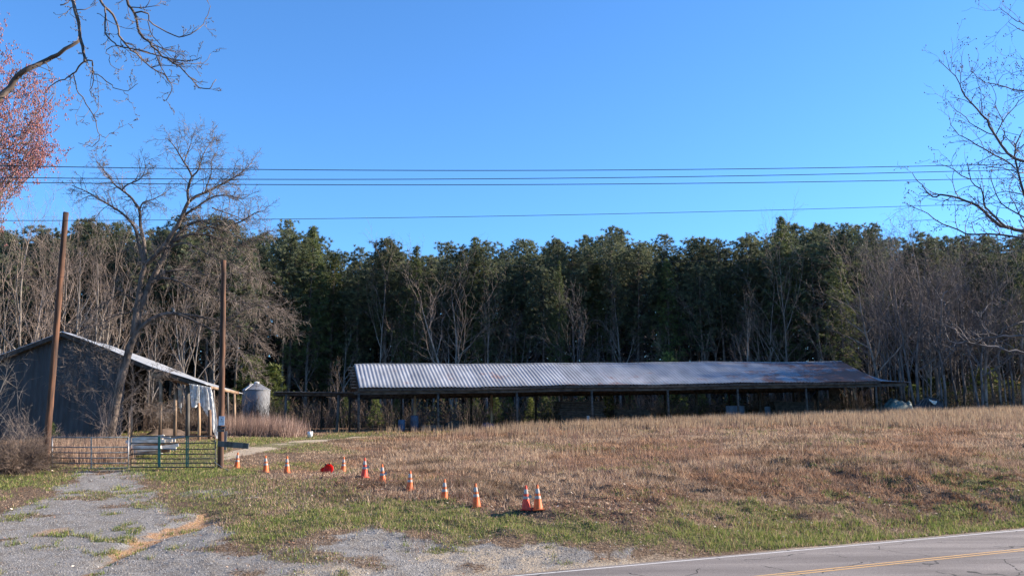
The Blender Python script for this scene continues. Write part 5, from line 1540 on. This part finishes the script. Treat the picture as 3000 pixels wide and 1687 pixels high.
panel('wall_panel', 2430, 1203, 78.5, .7, .8, M['blue_plastic'], 'low blue panel in the grass below the broken rafters')
# tarp covered heap
def heap(name, px, Y, L, D, H, mat, label, cat, seed, flat=.5):
    p = gpt(px, Y); root = empty(name, p, label, cat)
    n = 26; m = 14; V = []; rr = np.random.RandomState(seed)
    for i in range(n + 1):
        for j in range(m + 1):
            a = i / n * 2 - 1; b = j / m * 2 - 1
            e = max(0, 1 - (abs(a) ** 3 + abs(b) ** 3)) ** flat
            z = H * e * (.75 + .5 * float(vnoise(a * 3 + seed, b * 3, 5))) + .04 * float(vnoise(a * 12, b * 9, 6))
            x = a * L / 2; y = b * D / 2
            V.append((p.x + x * u.x + y * v.x, p.y + x * u.y + y * v.y, float(gz(p.x, p.y)) + z - .05))
    Fq = [(i * (m + 1) + j, (i + 1) * (m + 1) + j, (i + 1) * (m + 1) + j + 1, i * (m + 1) + j + 1) for i in range(n) for j in range(m)]
    np_mesh('cover', V, Fq, mat, root, smooth_=True)
    return root
h1 = heap('tarp_covered_pile', 2632, 76.5, 2.6, 1.6, 1.25, M['tarp_green'], 'low pile under a faded green tarp at the right end of the shed', 'covered pile', 3, .35)
heap('tarp_covered_pile', 1330, 68.5, 1.8, 1.2, .75, M['wood_dark'], 'dark brown covered heap at the second front post', 'covered pile', 6, .5)
heap('tarp_covered_pile', 1430, 68, 1.2, 1.0, .55, M['slate_plastic'], 'small dark heap in the grass left of the third front post', 'covered pile', 8, .5)
# collapsed roof to the right
cr = empty('collapsed_roof', gpt(2735, 77), 'collapsed dark corrugated roof heaped in the grass right of the shed', 'collapsed roof')
def sheet(pts, name, mat, root, th=.03, n=16, waves=0):
    a, b, c, d = [Vector(p) for p in pts]; V = []; nrm = (b - a).cross(d - a).normalized()
    for i in range(n + 1):
        for j in range(5):
            s_, t_ = i / n, j / 4
            q = (a.lerp(b, s_)).lerp(d.lerp(c, s_), t_) + nrm * (.03 if i % 2 else 0) + nrm * .06 * math.sin(t_ * 5 + s_ * 4)
            V.append(q)
    Fq = [(i * 5 + j, (i + 1) * 5 + j, (i + 1) * 5 + j + 1, i * 5 + j + 1) for i in range(n) for j in range(4)]
    o = np_mesh(name, [tuple(q) for q in V], Fq, mat, root); o.modifiers.new('thickness', 'SOLIDIFY').thickness = th; return o
sheet([W(2662, 1205, 76), W(2760, 1205, 76.5), W(2722, 1163, 78), W(2700, 1168, 78)], 'roof_sheet', M['barn_wall'], cr)
sheet([W(2735, 1200, 77), W(2778, 1205, 77.5), W(2745, 1170, 78.2), W(2720, 1163, 78.1)], 'roof_sheet', M['barn_wall'], cr)
sheet([W(2722, 1168, 77.2), W(2744, 1176, 77.4), W(2742, 1186, 77.2), W(2728, 1180, 77)], 'torn_panel', M['wood_pale'], cr, n=6)
for k in range(4):
    MB().bar(W(2670 + 16 * k, 1212, 75.9), W(2706 + 7 * k, 1167, 77.8), .07, .05).build('rafter', M['wood_old'], cr)

# white bucket in the field edge
bp_ = gpt(908, 57.5)
bk = empty('bucket', bp_, 'white bucket lying at the edge of the grass right of the dry weeds', 'bucket')
MB().lathe([(0, 0), (.15, 0), (.18, .36), (.165, .36), (.14, .02), (0, .02)], bp_ + Vector((0, 0, .03)), 18).build('body', M['white'], bk, True)
MB().tube([bp_ + Vector((-.18, 0, .36)), bp_ + Vector((-.1, -.1, .2)), bp_ + Vector((.1, -.1, .2)), bp_ + Vector((.18, 0, .36))], .008, 5).build('handle', M['galv'], bk)

# ---------------------------------------------------------------- grain bin
GB = gpt(746, 74); SB_ = 2633 / 74.0
gbz = W(746, 1142, 74)[2]; gr_ = 39.5 / SB_
gb = empty('grain_bin', GB, 'round corrugated metal grain bin with a rusty cone roof', 'grain bin')
prof = []; z = GB.z - .1
nrib = 34
for i in range(nrib * 2 + 1):
    prof.append((gr_ + (.015 if i % 2 else 0), GB.z - .1 + (gbz - GB.z + .1) * i / (nrib * 2)))
MB().lathe([(r, z_ - 0) for r, z_ in prof], (GB.x, GB.y, 0), 40).build('wall', M['bin_steel'], gb, True)
zc = W(746, 1121, 74)[2]
MB().lathe([(gr_ + .06, gbz - .04), (gr_ + .05, gbz + .01), (gr_ * .55, gbz + (zc - gbz) * .55), (.22, zc - .04), (.2, zc)], (GB.x, GB.y, 0), 24).build('roof', M['bin_steel'], gb)
MB().lathe([(.21, zc - .05), (.23, zc + .05), (0, zc + .12)], (GB.x, GB.y, 0), 14).build('cap', M['white'], gb)
mb = MB()
for k in range(5):
    a = -1.15 + k * .2; vs = []
    for rr_, f in ((.3, .9), (gr_ * .62, .5)):
        for da in (-.09, .09):
            vs.append((GB.x + rr_ * math.cos(a + da), GB.y + rr_ * math.sin(a + da), gbz + (zc - gbz) * (1 - rr_ / gr_) * .95 + .05))
    mb.add(vs, [(0, 1, 3, 2)])
mb.build('rust_patch', M['rusty'], gb)
mb = MB(); mb.bar(W(718, 1142, 72.8), W(741, 1124, 73.2), .10, .05); mb.bar(W(712, 1142, 72.9), W(737, 1123, 73.3), .04, .04)
mb.build('ladder', M['white'], gb)
c_ = W(722, 1152, 74 - gr_ * .83)
MB().box((c_[0], c_[1], c_[2]), (.34, .05, .34), -.45).build('hatch', M['white'], gb)
mb = MB()
for dx in (-.12, .12):
    mb.bar((GB.x + .12 + dx, GB.y - gr_ - .05, GB.z + .3), (GB.x + .12 + dx, GB.y - gr_ - .05, GB.z + 1.5), .05)
mb.bar((GB.x + .5, GB.y - gr_ * .9 - .05, GB.z + .3), (GB.x + .5, GB.y - gr_ * .9 - .05, GB.z + 1.55), .14, .08)
mb.build('unloader', M['barn_wall'], gb)

# ---------------------------------------------------------------- barn
BA = Vector((W(188, 974, 52)[0], 52.0, 0)); bz0 = W(188, 974, 52)[2]
br = Vector((.9896, .144, 0)).normalized(); bb = Vector((-br.y, br.x, 0))
BL = 13.0
def BP(s, t, z): return (BA.x + br.x * s + bb.x * t, BA.y + br.y * s + bb.y * t, z)
def broof(s):
    a = abs(s)
    if s > 0: return bz0 - (.385 * min(a, 5.2) + .335 * max(0, a - 5.2))
    return bz0 - .44 * a
gbase = float(gz(*BP(0, 0, 0)[:2]))
barn = empty('barn', BP(0, 0, gbase), 'dark blue grey gabled barn with a pale metal roof and an open log post side', 'barn')
# gable wall: vertical ribbed sheets, from the ground up to the rake
def ribbed_wall(s0, s1, t, name='wall'):
    V = []; Fq = []; n = int((s1 - s0) / .075)
    for i in range(n + 1):
        s_ = s0 + (s1 - s0) * i / n
        o_ = -.035 if (i % 4) in (1, 2) else 0
        x, y, _ = BP(s_, t + o_, 0)
        V.append(BP(s_, t + o_, min(gbase, float(gz(x, y))) - .3)); V.append(BP(s_, t + o_, broof(s_) - .32))
    for i in range(n): Fq.append((2 * i, 2 * i + 2, 2 * i + 3, 2 * i + 1))
    return np_mesh(name, V, Fq, M['barn_wall'], barn)
ribbed_wall(-8.0, 3.6, 0.0)['label'] = 'dark blue grey gable wall of ribbed metal sheets'
V = [BP(-8, t, z) for t in (.02, BL) for z in (gbase - .5, broof(-8) - .32)]
np_mesh('wall', V, [(0, 2, 3, 1)], M['barn_wall'], barn)
V = [];
for s_ in (-8, 0, 1.5): V += [BP(s_, BL, gbase - .5), BP(s_, BL, broof(s_) - .32)]
np_mesh('wall', V, [(0, 2, 3, 1), (2, 4, 5, 3)], M['barn_wall'], barn)
for sgn, send in ((1, 8.35), (-1, 8.6)):
    V = []; n = 34; m = 60
    for i in range(n + 1):
        s_ = sgn * send * i / n
        for j in range(m + 1):
            t = -.45 + (BL + .9) * j / m
            V.append(BP(s_, t, broof(s_) + (.025 if j % 2 else 0) + .03 * math.sin(t * .9 + s_)))
    Fq = [(i * (m + 1) + j, (i + 1) * (m + 1) + j, (i + 1) * (m + 1) + j + 1, i * (m + 1) + j + 1) for i in range(n) for j in range(m)]
    o = np_mesh('roof', V, Fq, M['barn_roof'], barn); o.modifiers.new('thickness', 'SOLIDIFY').thickness = -.03 if sgn > 0 else .03
# rake boards
for t in (-.42,):
    for ss in ([0, 5.2, 8.3], [0, -8.5]):
        mb = MB()
        for a_, b_ in zip(ss[:-1], ss[1:]): mb.bar(BP(a_, t, broof(a_) - .16), BP(b_, t, broof(b_) - .16), .05, .2)
        mb.build('rake_board', M['wood_dark'], barn)
# rafters under the open side
for t in np.arange(0, BL, 1.3):
    MB().bar(BP(3.7, t + .1, broof(3.7) - .12), BP(8.2, t + .1, broof(8.2) - .12), .06, .14).build('rafter', M['wood_dark'], barn)
# log beam across the front of the open side
def logw(px, row, Y): return W(px, row, Y)
MB().tube([W(443, 1094, 52.6), W(500, 1109, 52.8), W(553, 1124, 53.0)], [.12, .13, .12], 9).build('log_beam', M['log'], barn, True)
MB().tube([W(553, 1124, 53.0), W(625, 1136, 54.5), W(697, 1151, 56.5)], [.09, .09, .10], 9).build('log_beam', M['log'], barn, True)
MB().tube([W(617, 1136, 53.6), W(640, 1140, 60), W(664, 1146, 65)], [.09, .09, .09], 8).build('log_beam', M['log'], barn, True)
def lpost(px, Y, row, r, mat, lean=0):
    g_ = gpt(px, Y); top = W(px + lean, row, Y)
    MB().tube([(g_.x, Y, g_.z - .3), ((g_.x + top[0]) / 2 + .02, Y, (g_.z + top[2]) / 2), top], [r * 1.1, r, r * .95], 9).build('post', mat, barn, True)
lpost(470, 52.8, 1103, .11, M['log']); lpost(513, 53, 1113, .11, M['log']); lpost(549, 53.2, 1124, .12, M['wood_old'])
lpost(583, 50.5, 1180, .085, M['wood_raw'], -1); lpost(614, 51.5, 1200, .10, M['log']); lpost(667, 58.5, 1147, .07, M['wood_old']); lpost(686, 61, 1150, .10, M['log'])
lpost(385, 52.6, 1190, .06, M['log']); lpost(378, 52.2, 1200, .05, M['log'])
# torn plastic sheet hanging from the log beam
ps = empty('plastic_sheet', W(600, 1300, 52.4), 'torn translucent plastic sheet hanging from the log beam of the barn', 'plastic sheet')
topL, topR = (555, 1123), (617, 1134)
_unused = [((555, 1123), (560, 1193)), ((567, 1126), (572, 1194)), ((580, 1128), (582, 1182)), ((590, 1130), (604, 1210)), ((600, 1131), (625, 1245)), ((610, 1133), (638, 1275)), ((617, 1135), (641, 1240))]
# lower curve continues as a pulled corner
cols_ = 30; rows_ = 22; V = []
bl = [(560, 1193), (574, 1194), (583, 1182), (592, 1192), (603, 1210), (614, 1226), (622, 1250), (632, 1285), (641, 1288)]
tr_ = [(555, 1123), (563, 1125), (571, 1126), (579, 1127), (587, 1129), (595, 1130), (603, 1131), (611, 1133), (618, 1134)]
rt_ = np.random.RandomState(9)
for j in range(rows_ + 1):
    t = j / rows_
    for i in range(cols_ + 1):
        s_ = i / cols_ * 8; k = min(7, int(s_)); f = s_ - k
        tx = tr_[k][0] * (1 - f) + tr_[k + 1][0] * f; ty = tr_[k][1] * (1 - f) + tr_[k + 1][1] * f
        bx = bl[k][0] * (1 - f) + bl[k + 1][0] * f; by = bl[k][1] * (1 - f) + bl[k + 1][1] * f
        x = tx + (bx - tx) * t ** .9 + (3 * math.sin(t * math.pi) if i > 20 else 0); y = ty + (by - ty) * t
        V.append(W(x + rt_.uniform(-.7, .7), y + rt_.uniform(-.7, .7) * (j > 0), 52.55 + .12 * math.sin(i * .62 + t * 4) * (.3 + t) + .05 * math.sin(i * 1.7 + t * 9) + rt_.uniform(-.03, .03)))
Fq = [(j * (cols_ + 1) + i, j * (cols_ + 1) + i + 1, (j + 1) * (cols_ + 1) + i + 1, (j + 1) * (cols_ + 1) + i) for j in range(rows_) for i in range(cols_)]
np_mesh('sheet', V, Fq, M['plastic_sheet'], ps)
V = [];
for j in range(13):
    t = j / 12; x = 520 + 8 * math.sin(t * 3); 
    for i in range(7): V.append(W(522 + i * 3 + 6 * t * math.sin(i) + rt_.uniform(-1, 1), 1130 + 90 * t * (.6 + .4 * math.sin(i * 2.2)), 55 + .1 * math.sin(i * 3)))
np_mesh('torn_strip', V, [(j * 7 + i, j * 7 + i + 1, (j + 1) * 7 + i + 1, (j + 1) * 7 + i) for j in range(12) for i in range(6) if i % 3 != 2], M['plastic_sheet'], ps)

# pile of bleached boards behind the gate
lp = gpt(432, 41.2)
lum = empty('board_pile', lp, 'heap of bleached pale boards lying behind the join of the two gates', 'board pile')
Rl = random.Random(3)
for k in range(24):
    a = W(Rl.uniform(366, 410), 1310, 41.2 + Rl.uniform(-.9, 1.2)); L = Rl.uniform(1.0, 2.0); an = Rl.uniform(-.25, .2)
    z0 = float(gz(a[0], a[1])) + .06 + .032 * k
    MB().bar((a[0], a[1], z0), (a[0] + L * math.cos(an), a[1] + L * math.sin(an), z0 + Rl.uniform(-.10, .22) + .05), .05, .13).build('board', M['wood_pale'] if Rl.random() < .85 else M['wood_raw'], lum)
MB().tube([(lp.x + .05, lp.y + 1.5, lp.z), (lp.x + .05, lp.y + 1.5, lp.z + 1.0)], .05, 6).build('board', M['white'], lum)
heap('debris_heap', 490, 56, 2.6, 1.6, .42, M['brush'], 'tan heap of debris under the open side of the barn', 'debris heap', 12, 1.3)

# ---------------------------------------------------------------- poles, gate, board, notice
def pole(px0, row0, px1, row1, Y, rw, label, seed):
    b = W(px0, row0, Y); t = W(px1, row1, Y); g_ = float(gz(b[0], b[1]))
    root = empty('wooden_pole', (b[0], b[1], g_), label, 'pole')
    dz = (b[2] - (g_ - .5)); dx = (t[0] - b[0]) / (t[2] - b[2])
    p0 = Vector((b[0] - dx * dz, Y, g_ - .5)); p1 = Vector(t)
    n = 30; R = random.Random(seed)
    MB().tube([p0.lerp(p1, i / n) + Vector((R.gauss(0, .004), R.gauss(0, .004), 0)) for i in range(n + 1)], [rw * (1.08 - .22 * i / n) * R.uniform(.97, 1.03) for i in range(n + 1)], 14).build('shaft', M['pole'], root, True)
    MB().lathe([(0, .02), (rw * .84, 0), (rw * .85, -.05)], p1 + Vector((0, 0, .01)), 14).build('top', M['wood_old'], root)
    return root, p0, p1
pl, pl0, pl1 = pole(133, 1352, 193, 623, 36.4, .128, 'tall brown wooden pole leaning to the right at the left end of the gate', 1)
pr, pr0, pr1 = pole(646, 1366, 656, 763, 35.9, .115, 'shorter upright brown wooden pole with a paper notice at the right end of the gate', 2)

def gate(px0, px1, Y0, Y1, nb, row_t, row_b, ups, rail_mat, up_mat, end_mat, label, extra_rungs=False):
    a = Vector(W(px0, row_b, Y0)); b = Vector(W(px1, row_b, Y1)); a2 = Vector(W(px0, row_t, Y0)); b2 = Vector(W(px1, row_t, Y1))
    g0 = float(gz((a.x + b.x) / 2, (a.y + b.y) / 2))
    root = empty('farm_gate', ((a.x + b.x) / 2, (a.y + b.y) / 2, g0), label, 'gate', 'metal farm gates closing the drive')
    fr = [0, .16, .33, .50, .68, 1.0] if nb == 6 else [0, .13, .27, .42, .58, .78, 1.0]
    for f in fr:
        p, q = a.lerp(a2, f), b.lerp(b2, f)
        sag = -.012
        MB().tube([p, p.lerp(q, .5) + Vector((0, 0, sag)), q], .021 if f not in (0, 1.0) else .024, 8).build('rail', rail_mat, root, True)
    for e0, e1 in ((a, a2), (b, b2)):
        MB().tube([e0, e1], .026, 8).build('end_post', end_mat, root, True)
    for uu in ups:
        p, q = a.lerp(b, uu), a2.lerp(b2, uu)
        MB().bar(p + Vector((0, -.03, 0)), q + Vector((0, -.03, 0)), .05, .015, up=(0, 1, 0)).build('brace', up_mat, root)
    return root
gate(153, 376, 36.2, 35.9, 6, 1280, 1370, (.52,), M['gate_grey'], M['gate_grey'], M['galv'], 'older grey six rail gate leaf next to the leaning pole')
g2 = gate(384, 631, 35.8, 35.7, 7, 1277, 1367, (.33, .345, .66, .68), M['gate_dark'], M['gate_green'], M['gate_dark'], 'darker seven rail gate leaf with green braces next to the notice pole')
# top loop and chain of the right gate
a = Vector(W(631, 1290, 35.7))
MB().tube([Vector(W(612, 1276, 35.7)), Vector(W(622, 1277, 35.7)), Vector(W(630, 1284, 35.7)), Vector(W(632, 1292, 35.7)), Vector(W(618, 1290, 35.7))], .022, 8).build('latch_loop', M['gate_dark'], g2)
MB().tube([Vector(W(628, 1352, 35.7)), Vector(W(650, 1368, 35.3)), Vector(W(672, 1378, 35.0))], .01, 5).build('chain', M['galv'], g2)
o = MB().tube([Vector(W(470, 1280, 35.65)), Vector(W(505, 1284, 35.6)), Vector(W(540, 1279, 35.65))], .03, 7).build('pipe_wrap', M['galv'], g2); o['label'] = 'pale grey bar tied along the top rail'
# end rungs between the leaves
for rr_ in (1333, 1346, 1358):
    MB().tube([Vector(W(378, rr_, 35.85)), Vector(W(384, rr_, 35.82))], .018, 6).build('rung', M['gate_dark'], g2)

# board nailed to the notice pole
bd = empty('board', W(690, 1305, 35.7), 'short weathered grey plank nailed across the notice pole', 'plank')
p, q = Vector(W(638, 1299, 35.72)), Vector(W(729, 1306, 35.60))
MB().bar(p, q, .045, .22).build('plank', M['wood_old'], bd)
nt_ = empty('paper_notice', W(650, 1232, 35.72), 'white paper notice fixed to the front of the right pole', 'notice')
cx = W(649.5, 1232, 35.745)
MB().box(cx, (.235, .008, .36)).build('sheet', M['paper'], nt_)
for k, (dz, w_, h_) in enumerate(((.13, .13, .012), (.055, .05, .05), (-.01, .16, .010), (-.04, .16, .010), (-.07, .15, .010), (-.12, .10, .010))):
    MB().box((cx[0], cx[1] - .007, cx[2] + dz), (w_, .004, h_)).build('print_line', M['ink'], nt_)
bx = empty('black_box_sign', W(648, 1256, 35.66), 'small black sign box with a grey band under the paper notice', 'sign')
cx = W(648.5, 1252, 35.70)
MB().box(cx, (.29, .09, .11)).build('box', M['black'], bx)
MB().box((cx[0] + .0, cx[1] - .048, cx[2] + .01), (.04, .006, .045)).build('red_mark', M['rusty'], bx)
MB().box((cx[0] - .01, cx[1] + .0, cx[2] - .115), (.28, .06, .10)).build('band', M['wood_old'], bx)
# bundle of wire behind the pole
MB().box(W(660, 1290, 36.15), (.12, .03, .75)).build('backing_board', M['galv'], bx)

# ---------------------------------------------------------------- traffic cones
def make_cone(variant):
    body = {'orange': M['cone_orange'], 'red': M['cone_red']}[variant]
    root = empty('traffic_cone', (0, 0, 0))
    MB().box((0, 0, .012), (.33, .33, .024)).build('base', body, root)
    def rad_at(z): return .135 - (z - .03) / (.71 - .03) * (.135 - .028)
    def ring(z0, z1, off=0.0, n=3): return [(rad_at(z0 + (z1 - z0) * i / n) + off, z0 + (z1 - z0) * i / n) for i in range(n + 1)]
    MB().lathe([(.155, .03)] + ring(.04, .71) + [(.02, .712), (.015, .60)], (0, 0, 0), 24).build('body', body, root, True)
    MB().lathe(ring(.315, .395, .003), (0, 0, 0), 24).build('lower_band', M['cone_white'], root, True)
    MB().lathe(ring(.465, .60, .003), (0, 0, 0), 24).build('upper_band', M['cone_white'], root, True)
    return root
co = make_cone('orange'); cr_ = make_cone('red')
cones = [
    (694, 36.9, 'o', .98, (.0, .02), 'faded cone nearest the notice pole, leftmost of the row'),
    (779, 35.2, 'o', .98, (.02, -.05), 'second cone from the notice pole, beside a tuft of dead weeds'),
    (841, 34.6, 'o', 1.0, (.0, -.04), 'third cone from the notice pole, just left of the fallen red one'),
    (1005, 35.0, 'o', .92, (.0, .03), 'mostly white faced cone just right of the fallen red one'),
    (1068, 31.8, 'r', 1.0, (.02, .0), 'cone with a scrap of white band peeling off, behind a dark clump'),
    (1121, 30.4, 'o', 1.0, (.0, -.05), 'cone with a clean orange foot between the peeling cone and the dull one'),
    (1200, 29.2, 'o', .96, (.0, .02), 'dull brownish cone in the middle of the slanting row'),
    (1302, 27.6, 'o', .98, (.02, .0), 'bright orange cone with a grey upper band at the edge of the leaves'),
    (1396, 26.4, 'o', 1.0, (.0, -.05), 'cone whose chipped tip leans left at the edge of the green grass'),
    (1541, 25.6, 'r', .98, (.0, .0), 'redder cone of the closely standing pair at the right end'),
    (1577, 25.5, 'o', 1.02, (.0, -.04), 'orange cone rightmost in the row, touching distance from the redder one')]
first = {'o': True, 'r': True}
for px, Y, k, s_, tl_, lab in cones:
    src = co if k == 'o' else cr_
    o = src if first[k] else copy_tree(src); first[k] = False
    p = gpt(px, Y)
    o.location = (p.x, p.y, p.z - .035); o.rotation_euler = (tl_[0], tl_[1], R.uniform(-.25, .25)); o.scale = (s_ * .96, s_ * .96, s_ * .96)
    tag(o, lab, 'traffic cone', 'traffic cones lined up along the edge of the field')
    if 'peeling' in lab:
        MB().add; mbp = MB(); mbp.add([(p.x + .06, p.y - .05, p.z + .36), (p.x + .16, p.y - .04, p.z + .42), (p.x + .19, p.y - .02, p.z + .33), (p.x + .10, p.y - .07, p.z + .28)], [(0, 1, 2, 3)])
        # built relative to the cone, before tilt
        me = mbp
        oo = me.build('peeling_band', M['cone_white'], None)
        for vv in oo.data.vertices: vv.co = vv.co - Vector(o.location)
        oo.modifiers.new('thickness', 'SOLIDIFY').thickness = .004
        oo.parent = o
# fallen drum shaped marker, open end towards the camera
p = gpt(960, 34.8)
fb = empty('fallen_cone', p, 'bright red plastic marker base lying on its side between the third and fourth cones', 'fallen marker')
Rm = Matrix.Rotation(rad(84), 3, 'X') @ Matrix.Identity(3)
Rm2 = Matrix.Rotation(rad(-14), 3, 'Z') @ Rm
c = p + Vector((.04, 0, .17))
MB().lathe([(.0, -.16), (.06, -.16), (.12, -.08), (.16, -.02), (.20, .0), (.205, .03), (.17, .03), (.15, -.01), (.1, -.05), (0, -.07)], c, 22, Rm2).build('body', M['marker_red'], fb, True)
MB().lathe([(.0, -.12), (.05, -.12), (.11, -.02), (.14, .0), (.145, .025), (.12, .025), (.10, -.02), (0, -.05)], p + Vector((-.16, .06, .10)), 20, Matrix.Rotation(rad(14), 3, 'Z') @ Rm).build('body', M['marker_red'], fb, True)
MB().box(c + Vector((.02, -.02, .20)), (.05, .03, .06)).build('foot', M['black'], fb)
MB().box(c + Vector((-.13, -.02, .17)), (.05, .03, .06)).build('foot', M['black'], fb)

# ---------------------------------------------------------------- overhead wires
def wire(pts, Y, r, label):
    P = np.array(pts) * S; coef = np.polyfit(P[:, 0], P[:, 1], 2)
    w = [W(x, float(np.polyval(coef, x)), Y + .002 * (x - 1500)) for x in np.linspace(-900, 3900, 60)]
    a0 = Vector(w[0])
    root = empty('overhead_wire', a0, label, 'wire', 'overhead wires crossing the view')
    MB().tube(w, r, 5).build('cable', M['black'], root, True)
wire([(0, 417), (420, 424), (1288, 430), (1900, 424), (2576, 413)], 30, .014, 'topmost overhead wire crossing the sky')
wire([(0, 447), (420, 450), (1288, 451), (1900, 441), (2576, 427)], 30.4, .014, 'second overhead wire from the top')
wire([(0, 459), (420, 462), (1288, 466), (1900, 459), (2576, 448)], 30.8, .014, 'third overhead wire, close under the second')
wire([(0, 556), (700, 549), (1288, 545), (1900, 530), (2576, 509)], 31.2, .010, 'thin lone overhead wire below the three upper ones')
wire([(0, 700), (700, 686), (1200, 672), (1600, 660), (2150, 645), (2576, 632)], 31.6, .006, 'faintest wire, crossing in front of the pine tops')
print('objects', len(bpy.data.objects))
